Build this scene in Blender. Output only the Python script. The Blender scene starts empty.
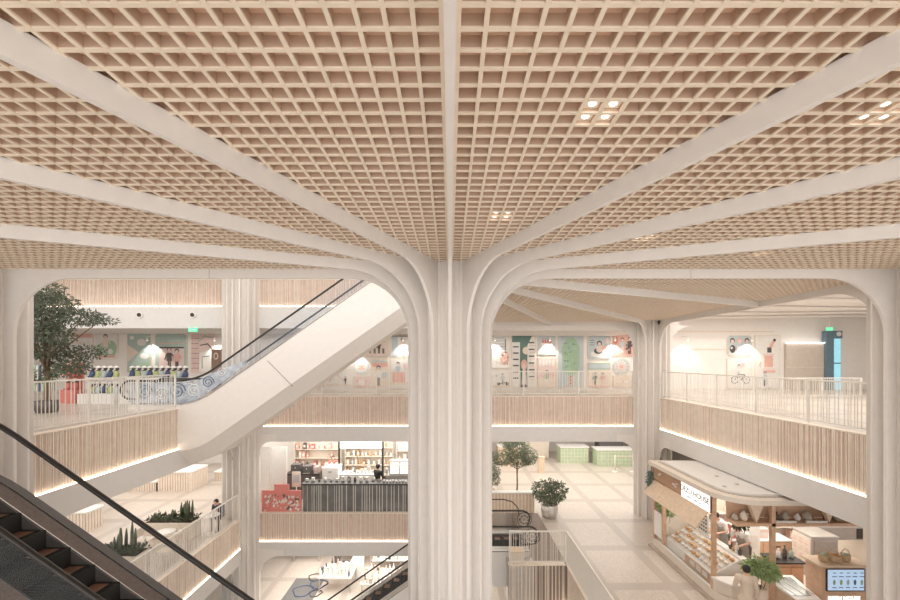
import bpy, math, random
from mathutils import Vector, Matrix
R = math.radians
rnd = random.Random(7)
scene = bpy.context.scene
col = scene.collection

# ------------------------------------------------------------------ camera
cam_d = bpy.data.cameras.new('camera')
cam = bpy.data.objects.new('camera', cam_d); col.objects.link(cam)
cam.location = (0, 0, 0); cam.rotation_euler = (R(90), 0, 0)
cam_d.sensor_width = 36; cam_d.lens = 16; cam_d.shift_y = 60/900
cam_d.clip_start = .05; cam_d.clip_end = 300
scene.camera = cam
# ------------------------------------------------------------------ world, big lights, exposure
w = bpy.data.worlds.new('world'); scene.world = w; w.use_nodes = True
bg = w.node_tree.nodes['Background']
bg.inputs[0].default_value = (1, .965, .925, 1); bg.inputs[1].default_value = 1.45
vs = scene.view_settings
vs.view_transform = 'Standard'; vs.look = 'None'; vs.exposure = 0.46; vs.gamma = 1; vs.use_curve_mapping = False

def area(name, loc, sx, sy, power, rot=(0, 0, 0), color=(1, .95, .88)):
    d = bpy.data.lights.new(name, 'AREA'); d.shape = 'RECTANGLE'; d.size = sx; d.size_y = sy
    d.energy = power; d.color = color
    o = bpy.data.objects.new(name, d); col.objects.link(o); o.location = loc; o.rotation_euler = rot
    return o
area('shop_ceiling_light', (0, 20, 1.22), 30, 2.5, 110)
area('left_hall_light', (-14, 12, 3.4), 8, 9, 130)
area('right_hall_light', (14.5, 14, 2.1), 9, 11, 470)
area('cafe_hall_light', (-4.5, 20.5, -3.7), 8, 5, 330)
area('market_hall_light', (7, 22, -3.7), 11, 8, 430)
area('lounge_hall_light', (-14.5, 17, -3.7), 9, 15, 480)
area('kiosk_hall_light', (5.2, 12.4, 1.5), 5, 8, 170)
area('ground_hall_light', (-4, 21, -8.7), 10, 6, 560)
area('atrium_fill_light', (-5, 12.4, 6.9), 9, 8, 170)  # added area fill below the closed roof, no skylight opening there

# ------------------------------------------------------------------ materials
MATS = {}
def mat(name, c, rough=.55, metal=0, emit=0, var=.05, scale=6, trans=0, alpha=1, bump=0):
    if name in MATS: return MATS[name]
    m = bpy.data.materials.new(name); m.use_nodes = True
    nt = m.node_tree; p = nt.nodes['Principled BSDF']
    p.inputs['Roughness'].default_value = rough; p.inputs['Metallic'].default_value = metal
    n = nt.nodes.new('ShaderNodeTexNoise'); n.inputs['Scale'].default_value = scale; n.inputs['Detail'].default_value = 4
    tc = nt.nodes.new('ShaderNodeTexCoord'); nt.links.new(tc.outputs['Object'], n.inputs['Vector'])
    r = nt.nodes.new('ShaderNodeValToRGB')
    r.color_ramp.elements[0].position = .3; r.color_ramp.elements[1].position = .7
    r.color_ramp.elements[0].color = tuple(max(0, v*(1-var)) for v in c)+(1,)
    r.color_ramp.elements[1].color = tuple(min(1, v*(1+var)) for v in c)+(1,)
    nt.links.new(n.outputs['Fac'], r.inputs['Fac']); nt.links.new(r.outputs['Color'], p.inputs['Base Color'])
    if emit:
        p.inputs['Emission Color'].default_value = tuple(c)+(1,); p.inputs['Emission Strength'].default_value = emit
    if trans: p.inputs['Transmission Weight'].default_value = trans
    if alpha < 1: p.inputs['Alpha'].default_value = alpha
    if bump:
        b = nt.nodes.new('ShaderNodeBump'); b.inputs['Strength'].default_value = bump
        nt.links.new(n.outputs['Fac'], b.inputs['Height']); nt.links.new(b.outputs['Normal'], p.inputs['Normal'])
    MATS[name] = m
    return m
WHITE = mat('warm_white_paint', (.83, .785, .745), .6, var=.02)
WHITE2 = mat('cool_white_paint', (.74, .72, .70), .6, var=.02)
FLUTE = mat('fluted_plaster', (.80, .75, .70), .6, var=.01, scale=3)
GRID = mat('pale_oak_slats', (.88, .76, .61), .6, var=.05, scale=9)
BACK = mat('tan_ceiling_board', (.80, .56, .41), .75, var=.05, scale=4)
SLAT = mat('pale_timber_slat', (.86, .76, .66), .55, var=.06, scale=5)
BLADE_SHADE = mat('grid_blade_shade', (.60, .43, .32), .7, var=.05, scale=6)  # darker tan for the grid bar sides, their shade put into the colour
SLATB = mat('pink_timber_backing', (.65, .51, .43), .6, var=.08, scale=4)
RAILM = mat('cream_metal', (.80, .76, .70), .4, var=.02)
LED = mat('warm_led_strip', (1, .88, .70), .5, emit=5, var=0)
LAMP = mat('downlight_glow', (1, .96, .88), .5, emit=2.6, var=0)
BLACK = mat('black_rubber', (.025, .022, .02), .35, var=.2)
DARK = mat('dark_metal', (.045, .04, .038), .4, metal=.5, var=.2)
WALLB = 0
GREYM = mat('dark_grey_deck', (.13, .12, .115), .5, metal=.2, var=.1)
BROWNM = mat('brown_ribbed_deck', (.17, .135, .12), .5, metal=.2, var=.15, scale=20)
STEEL = mat('brushed_steel', (.62, .60, .57), .3, metal=.8, var=.05)
STEPM = mat('step_metal', (.016, .015, .014), .75, metal=0, var=.3, scale=3)
COPPER = mat('copper_tread', (.22, .12, .075), .45, metal=.3, var=.2)
TIMBER = mat('orange_oak', (.66, .43, .29), .5, var=.10, scale=8)
OAK = mat('pale_oak_panel', (.74, .58, .43), .55, var=.08, scale=8)
CREAM = mat('cream_laminate', (.80, .72, .63), .5, var=.03)
BRIGHT = mat('bright_white_laminate', (.86, .84, .81), .35, var=.02)
RED = mat('coral_red', (.64, .20, .17), .55)
PINK = mat('soft_pink', (.76, .60, .56), .6)
CORAL = mat('pale_coral', (.74, .44, .37), .6)
TEAL = mat('muted_teal', (.42, .52, .48), .6)
GREEN = mat('fresh_green', (.38, .53, .38), .6)
DGREEN = mat('deep_green', (.13, .22, .19), .6)
BLUEG = mat('grey_blue', (.52, .58, .60), .6)
INK = mat('charcoal_ink', (.10, .09, .09), .6)
SAND = mat('sand_print', (.76, .66, .55), .6)
PALE = mat('pale_print', (.78, .75, .71), .6)
YEL = mat('lime_yellow', (.48, .54, .24), .5)
NAVY = mat('navy_blue', (.07, .10, .20), .5)
SKIN = mat('skin_tone', (.72, .46, .34), .55)
HAIR = mat('black_hair', (.02, .016, .014), .5)
LEAF = mat('olive_leaf', (.105, .125, .08), .5, var=.4, scale=9)
LEAF2 = mat('bright_leaf', (.34, .44, .20), .5, var=.35, scale=9)
LEAF3 = mat('grey_green_leaf', (.20, .23, .15), .5, var=.35, scale=9)
BARK = mat('brown_bark', (.22, .14, .09), .8, var=.25, scale=14)
SOIL = mat('dark_soil', (.07, .05, .035), .9, var=.3, scale=20)
GLASSM = mat('clear_glass', (.22, .24, .25), .04, var=0, alpha=.07)
GLASSB = mat('bluish_glass', (.40, .48, .60), .06, var=0, alpha=.09)
FILM = mat('printed_blue_film', (.62, .70, .84), .3, var=.3, scale=7, alpha=.45)
SCREEN = mat('lit_screen', (.40, .54, .72), .3, emit=.5, var=.10, scale=5)
LIGHTBOX = mat('white_lightbox', (1, .98, .95), .4, emit=2.2, var=0)
SIGNW = mat('white_sign_face', (1, .98, .95), .4, emit=.7, var=0)
EXITG = mat('green_exit_glow', (.10, .60, .30), .4, emit=1.0, var=0)
BLUED = mat('slate_blue_panel', (.14, .22, .28), .5)
BLUEL = mat('light_blue_glow', (.28, .60, .72), .4, emit=.55, var=.1)
WICKER = mat('wicker', (.55, .40, .25), .75, var=.3, scale=30, bump=.4)
CLAY = mat('glazed_clay', (.42, .36, .30), .35, var=.15)
BREAD = mat('baked_bread', (.62, .36, .16), .6, var=.3, scale=14)
SHIRTW = mat('white_cotton', (.82, .80, .77), .8)
APRON = mat('grey_apron', (.42, .38, .34), .8)
BLACKC = mat('black_cotton', (.03, .03, .032), .85)
BEIGEC = mat('beige_cloth', (.72, .60, .49), .8)
DENIM = mat('dark_denim', (.08, .10, .15), .85)

def floor_mat():
    m = bpy.data.materials.new('terrazzo_floor'); m.use_nodes = True
    nt = m.node_tree; p = nt.nodes['Principled BSDF']; p.inputs['Roughness'].default_value = .32
    g = nt.nodes.new('ShaderNodeNewGeometry'); s = nt.nodes.new('ShaderNodeSeparateXYZ'); nt.links.new(g.outputs['Position'], s.inputs[0])
    def strip(sock, off, per, wd):
        a = nt.nodes.new('ShaderNodeMath'); a.operation = 'ADD'; nt.links.new(sock, a.inputs[0]); a.inputs[1].default_value = off+1000*per
        b = nt.nodes.new('ShaderNodeMath'); b.operation = 'MODULO'; nt.links.new(a.outputs[0], b.inputs[0]); b.inputs[1].default_value = per
        c = nt.nodes.new('ShaderNodeMath'); c.operation = 'LESS_THAN'; nt.links.new(b.outputs[0], c.inputs[0]); c.inputs[1].default_value = wd
        return c
    a = strip(s.outputs[0], -6.4, 1.98, .32); b = strip(s.outputs[1], -11.65, 2.42, .38)
    mx = nt.nodes.new('ShaderNodeMath'); mx.operation = 'MAXIMUM'; nt.links.new(a.outputs[0], mx.inputs[0]); nt.links.new(b.outputs[0], mx.inputs[1])
    v = nt.nodes.new('ShaderNodeTexVoronoi'); v.inputs['Scale'].default_value = 26; nt.links.new(g.outputs['Position'], v.inputs['Vector'])
    r = nt.nodes.new('ShaderNodeValToRGB'); r.color_ramp.elements[0].color = (.54, .475, .415, 1); r.color_ramp.elements[1].color = (.66, .59, .53, 1)
    sc = nt.nodes.new('ShaderNodeSeparateColor'); nt.links.new(v.outputs['Color'], sc.inputs[0]); nt.links.new(sc.outputs[0], r.inputs['Fac'])
    mix = nt.nodes.new('ShaderNodeMixRGB'); nt.links.new(mx.outputs[0], mix.inputs[0]); nt.links.new(r.outputs['Color'], mix.inputs[1])
    mix.inputs[2].default_value = (.50, .44, .39, 1); nt.links.new(mix.outputs[0], p.inputs['Base Color'])
    return m
FLOORM = floor_mat()

# ------------------------------------------------------------------ mesh builder
class MB:
    def __init__(s): s.v = []; s.f = []; s.m = []; s.mats = []; s.sm = []
    def mi(s, m):
        if m not in s.mats: s.mats.append(m)
        return s.mats.index(m)
    def add(s, vs_, fs, m, smooth=False):
        b = len(s.v); i = s.mi(m); s.v += [tuple(q) for q in vs_]
        for f in fs: s.f.append([b+k for k in f]); s.m.append(i); s.sm.append(smooth)
        return s
    def box(s, x0, x1, y0, y1, z0, z1, m):
        return s.add([(x, y, z) for z in (z0, z1) for y in (y0, y1) for x in (x0, x1)],
                     [(0, 2, 3, 1), (4, 5, 7, 6), (0, 1, 5, 4), (2, 6, 7, 3), (0, 4, 6, 2), (1, 3, 7, 5)], m)
    def cbox(s, c, d, m): return s.box(c[0]-d[0]/2, c[0]+d[0]/2, c[1]-d[1]/2, c[1]+d[1]/2, c[2]-d[2]/2, c[2]+d[2]/2, m)
    def prism(s, pts, fn, t0, t1, m, smooth=False):      # pts 2D ccw polygon; fn(u,v,t)->xyz
        n = len(pts)
        V = [fn(u, v, t0) for u, v in pts]+[fn(u, v, t1) for u, v in pts]
        F = [list(range(n))[::-1], list(range(n, 2*n))]+[(i, (i+1) % n, n+(i+1) % n, n+i) for i in range(n)]
        return s.add(V, F, m, smooth)
    def tube(s, path, r, m, n=8, rs=None, smooth=True, sq=None):
        P = [Vector(p) for p in path]; V = []; F = []
        prev = None
        for i, p in enumerate(P):
            t = (P[min(i+1, len(P)-1)]-P[max(i-1, 0)]).normalized()
            up = Vector((0, 0, 1)) if abs(t.z) < .95 else Vector((0, 1, 0))
            if prev is not None:
                a = (prev-t*prev.dot(t)); a = a.normalized() if a.length > 1e-4 else t.cross(up).normalized()
            else: a = t.cross(up).normalized()
            prev = a; b = t.cross(a); rr = rs[i] if rs else r
            for k in range(n):
                th = 2*math.pi*k/n+(math.pi/n); ca, sb = math.cos(th), math.sin(th)
                fa, fb = (rr, rr) if not sq else (sq[0], sq[1])
                V.append(p+a*ca*fa+b*sb*fb)
        for i in range(len(P)-1):
            for k in range(n):
                F.append((i*n+k, i*n+(k+1) % n, (i+1)*n+(k+1) % n, (i+1)*n+k))
        F.append(list(range(n))[::-1]); F.append(list(range((len(P)-1)*n, len(P)*n)))
        return s.add(V, F, m, smooth)
    def lathe(s, prof, c, m, n=20, smooth=True):
        V = []; F = []
        for r, z in prof:
            for k in range(n):
                t = 2*math.pi*k/n; V.append((c[0]+r*math.cos(t), c[1]+r*math.sin(t), c[2]+z))
        for i in range(len(prof)-1):
            for k in range(n): F.append((i*n+k, i*n+(k+1) % n, (i+1)*n+(k+1) % n, (i+1)*n+k))
        F.append(list(range(n))[::-1]); F.append(list(range((len(prof)-1)*n, len(prof)*n)))
        return s.add(V, F, m, smooth)
    def ball(s, c, r, m, n=12, k=8):
        rx, ry, rz = r if isinstance(r, tuple) else (r, r, r)
        V = []; F = []
        for j in range(k+1):
            ph = math.pi*(j/k)*.998+.003
            for i in range(n):
                t = 2*math.pi*i/n
                V.append((c[0]+rx*math.sin(ph)*math.cos(t), c[1]+ry*math.sin(ph)*math.sin(t), c[2]-rz*math.cos(ph)))
        for j in range(k):
            for i in range(n): F.append((j*n+i, j*n+(i+1) % n, (j+1)*n+(i+1) % n, (j+1)*n+i))
        F.append(list(range(n))[::-1]); F.append(list(range(k*n, k*n+n)))
        return s.add(V, F, m, True)
    def build(s, name, parent=None, world=True):
        me = bpy.data.meshes.new(name)
        off = Vector((0, 0, 0))
        if parent is not None and world:
            q = parent
            while q is not None: off += q.location; q = q.parent
        me.from_pydata([tuple(Vector(v)-off) for v in s.v], [], s.f)
        for m in s.mats: me.materials.append(m)
        me.polygons.foreach_set('material_index', s.m); me.polygons.foreach_set('use_smooth', s.sm)
        me.update()
        o = bpy.data.objects.new(name, me); col.objects.link(o)
        if parent is not None: o.parent = parent
        return o
def tag(o, label=None, cat=None, group=None, kind=None):
    if label: o['label'] = label
    if cat: o['category'] = cat
    if group: o['group'] = group
    if kind: o['kind'] = kind
    return o
def thing(name, loc, label, cat, group=None, rz=0):
    o = bpy.data.objects.new(name, None); col.objects.link(o); o.location = loc; o.rotation_euler = (0, 0, rz)
    o.empty_display_size = .1
    return tag(o, label, cat, group)
def struct(o): o['kind'] = 'structure'; return o
def copy_tree(o, loc=None, parent=None, label=None, rz=None):
    c = o.copy(); col.objects.link(c)
    if parent is not None: c.parent = parent
    if loc is not None: c.location = loc
    if rz is not None: c.rotation_euler = (0, 0, rz)
    if label: c['label'] = label
    for ch in list(o.children): copy_tree(ch, None, c)
    return c

F3, F2, F1, F0 = 3.5, -1.6, -6.7, -11.8
CX, YC, YF = 8.75, 7.34, 17.4
HB, HC, RC = 1.495, 1.655, .77
def px(x, y, Y): return ((x-450)*Y/400, Y, (360-y)*Y/400)

# ================================================================== SETTING
def slab(name, x0, x1, y0, y1, z0, z1, m):
    return struct(MB().box(x0, x1, y0, y1, z0, z1, m).build(name))
slab('floor', -26, 26, -6, 34, F0-.3, F0, FLOORM)
# first floor
slab('floor', -26, -CX-.12, -6, 34, F1-1.7, F1, FLOORM)
slab('floor', 3.84, 26, -6, YF+.12, F1-1.7, F1, FLOORM)
slab('floor', -CX-.12, 26, YF+.12, 34, F1-1.7, F1, FLOORM)
slab('floor', 2.75, 3.84, 13.05, YF+.12, F1-1.2, F1, mat('brown_landing', (.27, .215, .18), .5, var=.1))
# second floor
slab('floor', -26, -CX-.12, -6, 34, F2-1.85, F2, FLOORM)
slab('floor', CX+.12, 26, 2, 34, F2-1.85, F2, FLOORM)
slab('floor', -CX-.12, CX+.12, YF+.12, 34, F2-1.85, F2, FLOORM)
# third floor slab over the left rear, low shop ceilings
slab('ceiling', -26, -.9, YF+.15, 30, 1.40, F3, WHITE2)
slab('ceiling', -.9, CX+.1, YF+.05, 30, 1.29, 1.9, WHITE)
slab('ceiling', CX+.12, 26, 2, 30, 2.25, 2.45, WHITE)
slab('ceiling', -26, 26, 7.8, 34, 7.6, 7.8, WHITE)  # unseen roof over the atrium, added to cut the sky light
slab('wall_back', -26, 26, 29.8, 30.1, F3, 7.6, WHITE)
slab('wall_back', -26, 26, 21.5, 21.8, F2, 2.4, WHITE)
slab('wall_back', -26, 26, 29.5, 29.8, F1, F2-1.85, WHITE)
slab('wall_back', -26, 26, 27, 27.3, F0, F1-1.7, WHITE)
slab('wall_back', -11.5, -.4, 24.2, 24.4, F1, F2-1.85, BRIGHT)
slab('wall_back', -24, -11.55, 26, 26.2, F1, F2-1.85, BRIGHT)
slab('wall_left', -24.3, -24, -6, 30, F0, 7.6, WHITE)
slab('wall_right', 24, 24.3, 2, 30, F0, 2.4, WHITE)

# ---- ceiling of the front bay and rear right bay: board + timber egg-crate grid
S = .1373
def grid(name, x0, x1, y0, y1, skip=None):
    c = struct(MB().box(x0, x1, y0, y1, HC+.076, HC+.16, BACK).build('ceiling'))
    m = MB(); k = 0
    t = .0125
    xs = []
    i = 0
    while True:
        a = .042+S*i
        if a > max(abs(x0), abs(x1)): break
        if x0 < a < x1: xs.append(a)
        if x0 < -a < x1: xs.append(-a)
        i += 1
    for a in xs: m.box(a-t, a+t, y0, y1, HC, HC+.012, GRID).box(a-t+.001, a+t-.001, y0, y1, HC+.012, HC+.08, BLADE_SHADE)
    j = math.ceil((y0-2.006)/S)
    while 2.006+S*j < y1:
        b = 2.006+S*j; m.box(x0, x1, b-t, b+t, HC+.0012, HC+.011, GRID).box(x0, x1, b-t+.001, b+t-.001, HC+.011, HC+.0795, BLADE_SHADE); j += 1
    m.build('grille', c)
grid('front', -13.5, 13.5, -2.5, YC-.03)
grid('rear', .03, CX+.02, YC+.03, YF+.04)

# ---- downlight clusters
def downlights(x, y, label, n=2):
    t = thing('recessed_downlight', (x+S/2, y+S/2, HC), label, 'ceiling light', 'recessed downlight clusters in the timber grid')
    h = MB(); g = MB()
    for i in (0, 1):
        for j in (0, 1):
            cx, cy = x+i*S, y+j*S
            m = MB().box(cx-S/2+.016, cx+S/2-.016, cy-S/2+.016, cy+S/2-.016, HC+.03, HC+.045, GRID)
            h_ = m.build('housing', t)
            MB().lathe([(.024, 0), (.024, .006)], (cx, cy, HC+.023), LAMP, 16).build('lens', h_)
def cellx(x): return .042+S*(math.floor((x-.042)/S)+.5)
def celly(y): return 2.006+S*(math.floor((y-2.006)/S)+.5)
for x, y, l in ((.95, 2.67, 'cluster of four bright square downlights nearest the camera, right of the central rib'),
                (2.95, 2.69, 'cluster of four downlights at the right edge of the ceiling'),
                (.56, 4.66, 'dim cluster of four downlights close to the front of the central column'),
                (2.63, 5.45, 'downlight cluster between the two right-hand ribs, halfway to the column'),
                (4.96, 6.35, 'downlight cluster right beside the cross beam to the right column'),
                (7.2, 12.6, 'downlight cluster in the rear ceiling bay before the far column')):
    downlights(cellx(x*.974), celly(y*.974), l)

# ================================================================== COLUMNS
def rib_prof(L, z0, arches, top=HC+.1):
    """profile (r,z) of one fin; arches = list of (ztop, radius, reach) openings' crowns from bottom to top"""
    pts = [(.45, z0), (RC, z0)]
    for (hb, rad, reach, thick) in arches:
        pts.append((RC, hb-rad))
        for k in range(1, 13):
            a = math.pi/2*k/12
            pts.append((RC+rad*(1-math.cos(a)), hb-rad+rad*math.sin(a)))
        pts.append((reach, hb)); pts.append((reach, hb+thick))
        if thick < .9 and hb < 1: pts.append((RC, hb+thick))
    if arches[-1][0] > 1 or True: pts.append((.45, pts[-1][1]))
    return pts
def fin(cx, cy, ang, prof, t, parent, name='rib', m=WHITE, r0=0):
    d = (math.sin(R(ang)), -math.cos(R(ang)))         # ang 0 = towards camera, +90 = +X
    n = (-d[1], d[0])
    b = MB()
    b.prism(prof, lambda u, v, q: (cx+d[0]*u+n[0]*q, cy+d[1]*u+n[1]*q, v), -t/2, t/2, m)
    return b.build(name, parent)
def column(name, cx, cy, label, ribs, ztop, low=(), plainfins=()):
    t = thing(name, (cx, cy, F0), label, 'column')
    N = 132; V = []; F = []
    c = MB()
    for z in (F0, ztop):
        for k in range(N):
            a = 2*math.pi*k/N; r = .60 if (k % 3) else .585
            V.append((cx+r*math.cos(a), cy+r*math.sin(a), z))
    for k in range(N): F.append((k, (k+1) % N, N+(k+1) % N, N+k))
    F.append(list(range(N))[::-1]); F.append(list(range(N, 2*N)))
    c.add(V, F, FLUTE); c.build('shaft', t)
    for ang, L in ribs:
        fin(cx, cy, ang, rib_prof(L, F0, [(HB, 1.05, L, HC+.013-HB)]), .055, t)
    for ang, arches in low:
        for hb, rad, reach, th in arches:
            pts = [(.45, hb-rad-.1), (RC, hb-rad-.1)]
            for k in range(0, 13):
                a = math.pi/2*k/12; pts.append((RC+rad*(1-math.cos(a)), hb-rad+rad*math.sin(a)))
            pts += [(reach, hb), (reach, hb+th), (.45, hb+th)]
            fin(cx, cy, ang, pts, .05, t, 'bracket')
    for ang in plainfins:
        fin(cx, cy, ang, [(.45, F0), (RC, F0), (RC, ztop), (.45, ztop)], .055, t, 'fin')
    # shallow vertical battens between the fins
    return t
A1, A2, A3 = 22.4, 42.5, 66.0
column('column', 0, YC, 'large central fluted column whose white ribs fan out across the ceiling',
       [(0, 10.2), (A1+.7, 11), (-A1, 11), (A2, 14), (-A2, 14), (A3, 13), (-A3, 13), (90, 4.4), (-90, 4.4),
        (112.5+2, 9.55), (139.0, 12.7), (156.3, 11.3)], HC+.1, plainfins=(180, -115, -138, -160))
column('column', CX, YC, 'fluted white column at the right edge with an arch joining the cross beam',
       [(-90, 4.34), (180, YF-YC-.6), (-45, 1.8), (0, 9)], 2.3, plainfins=(-22, -68, -112, -140, 22, 45, 90, 135, -158))
column('column', -CX, YC, 'fluted white column at the left edge in front of the tall leafy tree',
       [(90, 4.34), (0, 9)], HC+.1, plainfins=(22, 45, 68, 112, 135, 158, 180, -45, -90, -135))
lowset = [(90, [(F2-1.95, .5, 1.5, .3), (F1-1.82, .9, 1.8, .3)]), (0, [(F2-1.95, .5, 1.5, .3), (F1-1.82, .7, 1.5, .3)]), (-45, [(F2-1.95, .5, 1.3, .3), (F1-1.82, .5, 1.3, .3)])]
column('column', CX, YF, 'far right fluted column where the rear ceiling ribs meet',
       [(0, 6.0), (-90, 4.4), (-139.0+90+8, 1.9), (90, 1.2)], HC+.1,
       low=[(-90, [(F2-1.95, .6, 1.5, .3), (F1-1.82, .9, 1.8, .3)]), (0, [(F2-1.95, .5, 1.5, .3)])], plainfins=(-20, 22, 45, -68, 135, 180))
column('column', -9.05, YF, 'far left fluted column rising behind the upper escalator', [], F3+.2, low=lowset, plainfins=(0, 20, -20, 45, -45, 68, -68, 90, -90, 135, 180))

# cross beams filled above the arch (between front columns) and edge beams
def beam(name, x0, x1, y0, y1, z0=HB, z1=HC+.11):
    return struct(MB().box(x0, x1, y0, y1, z0, z1, WHITE).build(name))
beam('trim_2', .9, CX, YF-.02, YF+.1, HB-.02, HC+.12)
beam('trim_3', CX-.03, CX+.12, YC+.8, YF-.8, HB, 2.3)

# ================================================================== FASCIAS
def fascia(n, p0, p1, nrm, zt, zw, zb, slatseed=1, top_led=False, led=True, thick=.16, dens=.075):
    """nrm = outward unit plan normal (towards atrium). wood from zt to zw, white band zw..zb"""
    p0 = Vector(p0); p1 = Vector(p1); d = (p1-p0); L = d.length; d.normalize(); nr = Vector(nrm)
    def fn(u, v, z): q = p0+d*u+nr*v; return (q.x, q.y, z)
    def bx(m, u0, u1, v0, v1, z0, z1, mm):
        pts = [(u0, v0), (u1, v0), (u1, v1), (u0, v1)]
        m.prism(pts, fn, z0, z1, mm)
    band = MB(); bx(band, 0, L, -thick, .02, zb, zw, WHITE2)
    o = struct(band.build('trim_%d' % n))
    bk = MB(); bx(bk, 0, L, -thick, -.055, zw, zt, SLATB); bx(bk, 0, L, -thick-.05, -.02, zt, zt+.03, SLAT); bk.build('backing', o)
    r = random.Random(slatseed); s = MB(); u = .01
    while u < L-.03:
        wd = r.choice((.018, .022, .03)); bx(s, u, u+wd, -.056, -.026+r.uniform(-.006, .006), zw, zt, SLAT)
        u += wd+r.choice((.02, .03, .05, .085))*dens/.075
    s.build('slats', o)
    if led:
        l = MB(); bx(l, 0, L, -.022, .012, zw+.001, zw+.018, LED); l.build('light_strip', o)
    if top_led:
        l = MB(); bx(l, 0, L, -.02, .01, zt+.03, zt+.05, LED); l.build('light_strip', o)
    return o
Wz, Bz = 1.28, 1.95
fascia(4, (-8.35, YF), (8.1, YF), (0, -1), F2, F2-Wz, F2-Bz, 3, dens=.12)
fascia(5, (-8.32, YF), (1.9, YF), (0, -1), F1, F1-1.2, F1-1.82, 4, dens=.12)
fascia(6, (-CX, 8.0), (-CX, 16.6), (1, 0), F2, F2-Wz, F2-Bz, 5)
fascia(7, (-CX, 8.0), (-CX, 16.7), (1, 0), F1, F1-1.2, F1-1.82, 6)
fascia(8, (CX, 8.0), (CX, 16.7), (-1, 0), F2, F2-Wz, F2-Bz, 7)
fascia(9, (1.91, 13.0), (3.77, 13.0), (0, -1), F1, F1-1.25, F1-1.8, 8)
fascia(10, (3.77, -2), (3.77, 13.0), (-1, 0), F1, F1-1.25, F1-1.8, 9)
fascia(11, (-17.6, YF), (-9.8, YF), (0, -1), F3, 2.32, 1.38, 10, dens=.12)
fascia(12, (-8.3, YF), (-1.0, YF), (0, -1), F3, 2.32, 1.38, 11, dens=.12)

# ================================================================== RAILINGS
def railing(p0, p1, z0, zt, label, posts, group=None, seed=1, fine=False, gap=.085):
    p0 = Vector(p0); p1 = Vector(p1); d = p1-p0; L = d.length; d.normalize(); n = Vector((-d.y, d.x))
    c = (p0+p1)/2
    t = thing('balcony_railing', (c.x, c.y, z0), label, 'railing', group)
    def fn(u, v, z): q = p0+d*u+n*v; return (q.x, q.y, z)
    def bx(m, u0, u1, hw, z0_, z1_): m.prism([(u0, -hw), (u1, -hw), (u1, hw), (u0, hw)], fn, z0_, z1_, RAILM)
    m = MB(); bx(m, 0, L, .025, zt-.035, zt); m.build('top_rail', t)
    m = MB(); bx(m, 0, L, .018, z0+.09, z0+.115); m.build('bottom_rail', t)
    for i in range(posts):
        u = .02+(L-.04)*i/(posts-1)
        m = MB(); bx(m, u-.02, u+.02, .022, z0+.03, zt-.03); m.build('post', t)
    r = random.Random(seed)
    for i in range(posts-1):
        a = (L-.04)*i/(posts-1)+.06; b = (L-.04)*(i+1)/(posts-1)-.02
        m = MB(); u = a
        while u < b:
            bx(m, u, u+.014, .007, z0+.1, zt-.03); u += gap*r.choice((.7, 1, 1, 1.6)) if not fine else .045
        m.build('baluster_panel', t)
    return t
railing((-CX+.0, 8.15), (-CX+.0, 12.75), F2+.03, F2+1.15, 'cream railing with thin bars on the upper left balcony before the plush toy display', 4, seed=2)
railing((-8.0, YF+.06), (-.82, YF+.06), F2+.03, F2+1.12, 'far upper railing left of the central column, in front of the murals', 4, seed=3)
railing((.82, YF+.06), (8.0, YF+.06), F2+.03, F2+1.12, 'far upper railing right of the central column, in front of the murals', 4, seed=4)
railing((CX+.08, 8.15), (CX+.08, 16.6), F2+.03, F2+1.13, 'long cream railing on the upper right balcony', 6, seed=5)
railing((-CX-.05, 8.15), (-CX-.05, 16.6), F1+.03, F1+1.13, 'cream railing of the lower left balcony, beside the potted cacti', 6, seed=6)
railing((1.93, 13.04), (3.75, 13.04), F1+.03, F1+1.13, 'short cream railing across the lower escalator landing', 2, seed=7, gap=.075)
railing((3.80, -1.5), (3.80, 13.0), F1+.03, F1+1.13, 'finely slatted cream railing running along the lower right walkway', 7, seed=8, fine=True)
railing((13.9, 16.8), (17.3, 16.8), F2, F2+.86, 'low railing in the upper right hall in front of the closed shutter', 3, seed=9, gap=.1)

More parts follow.
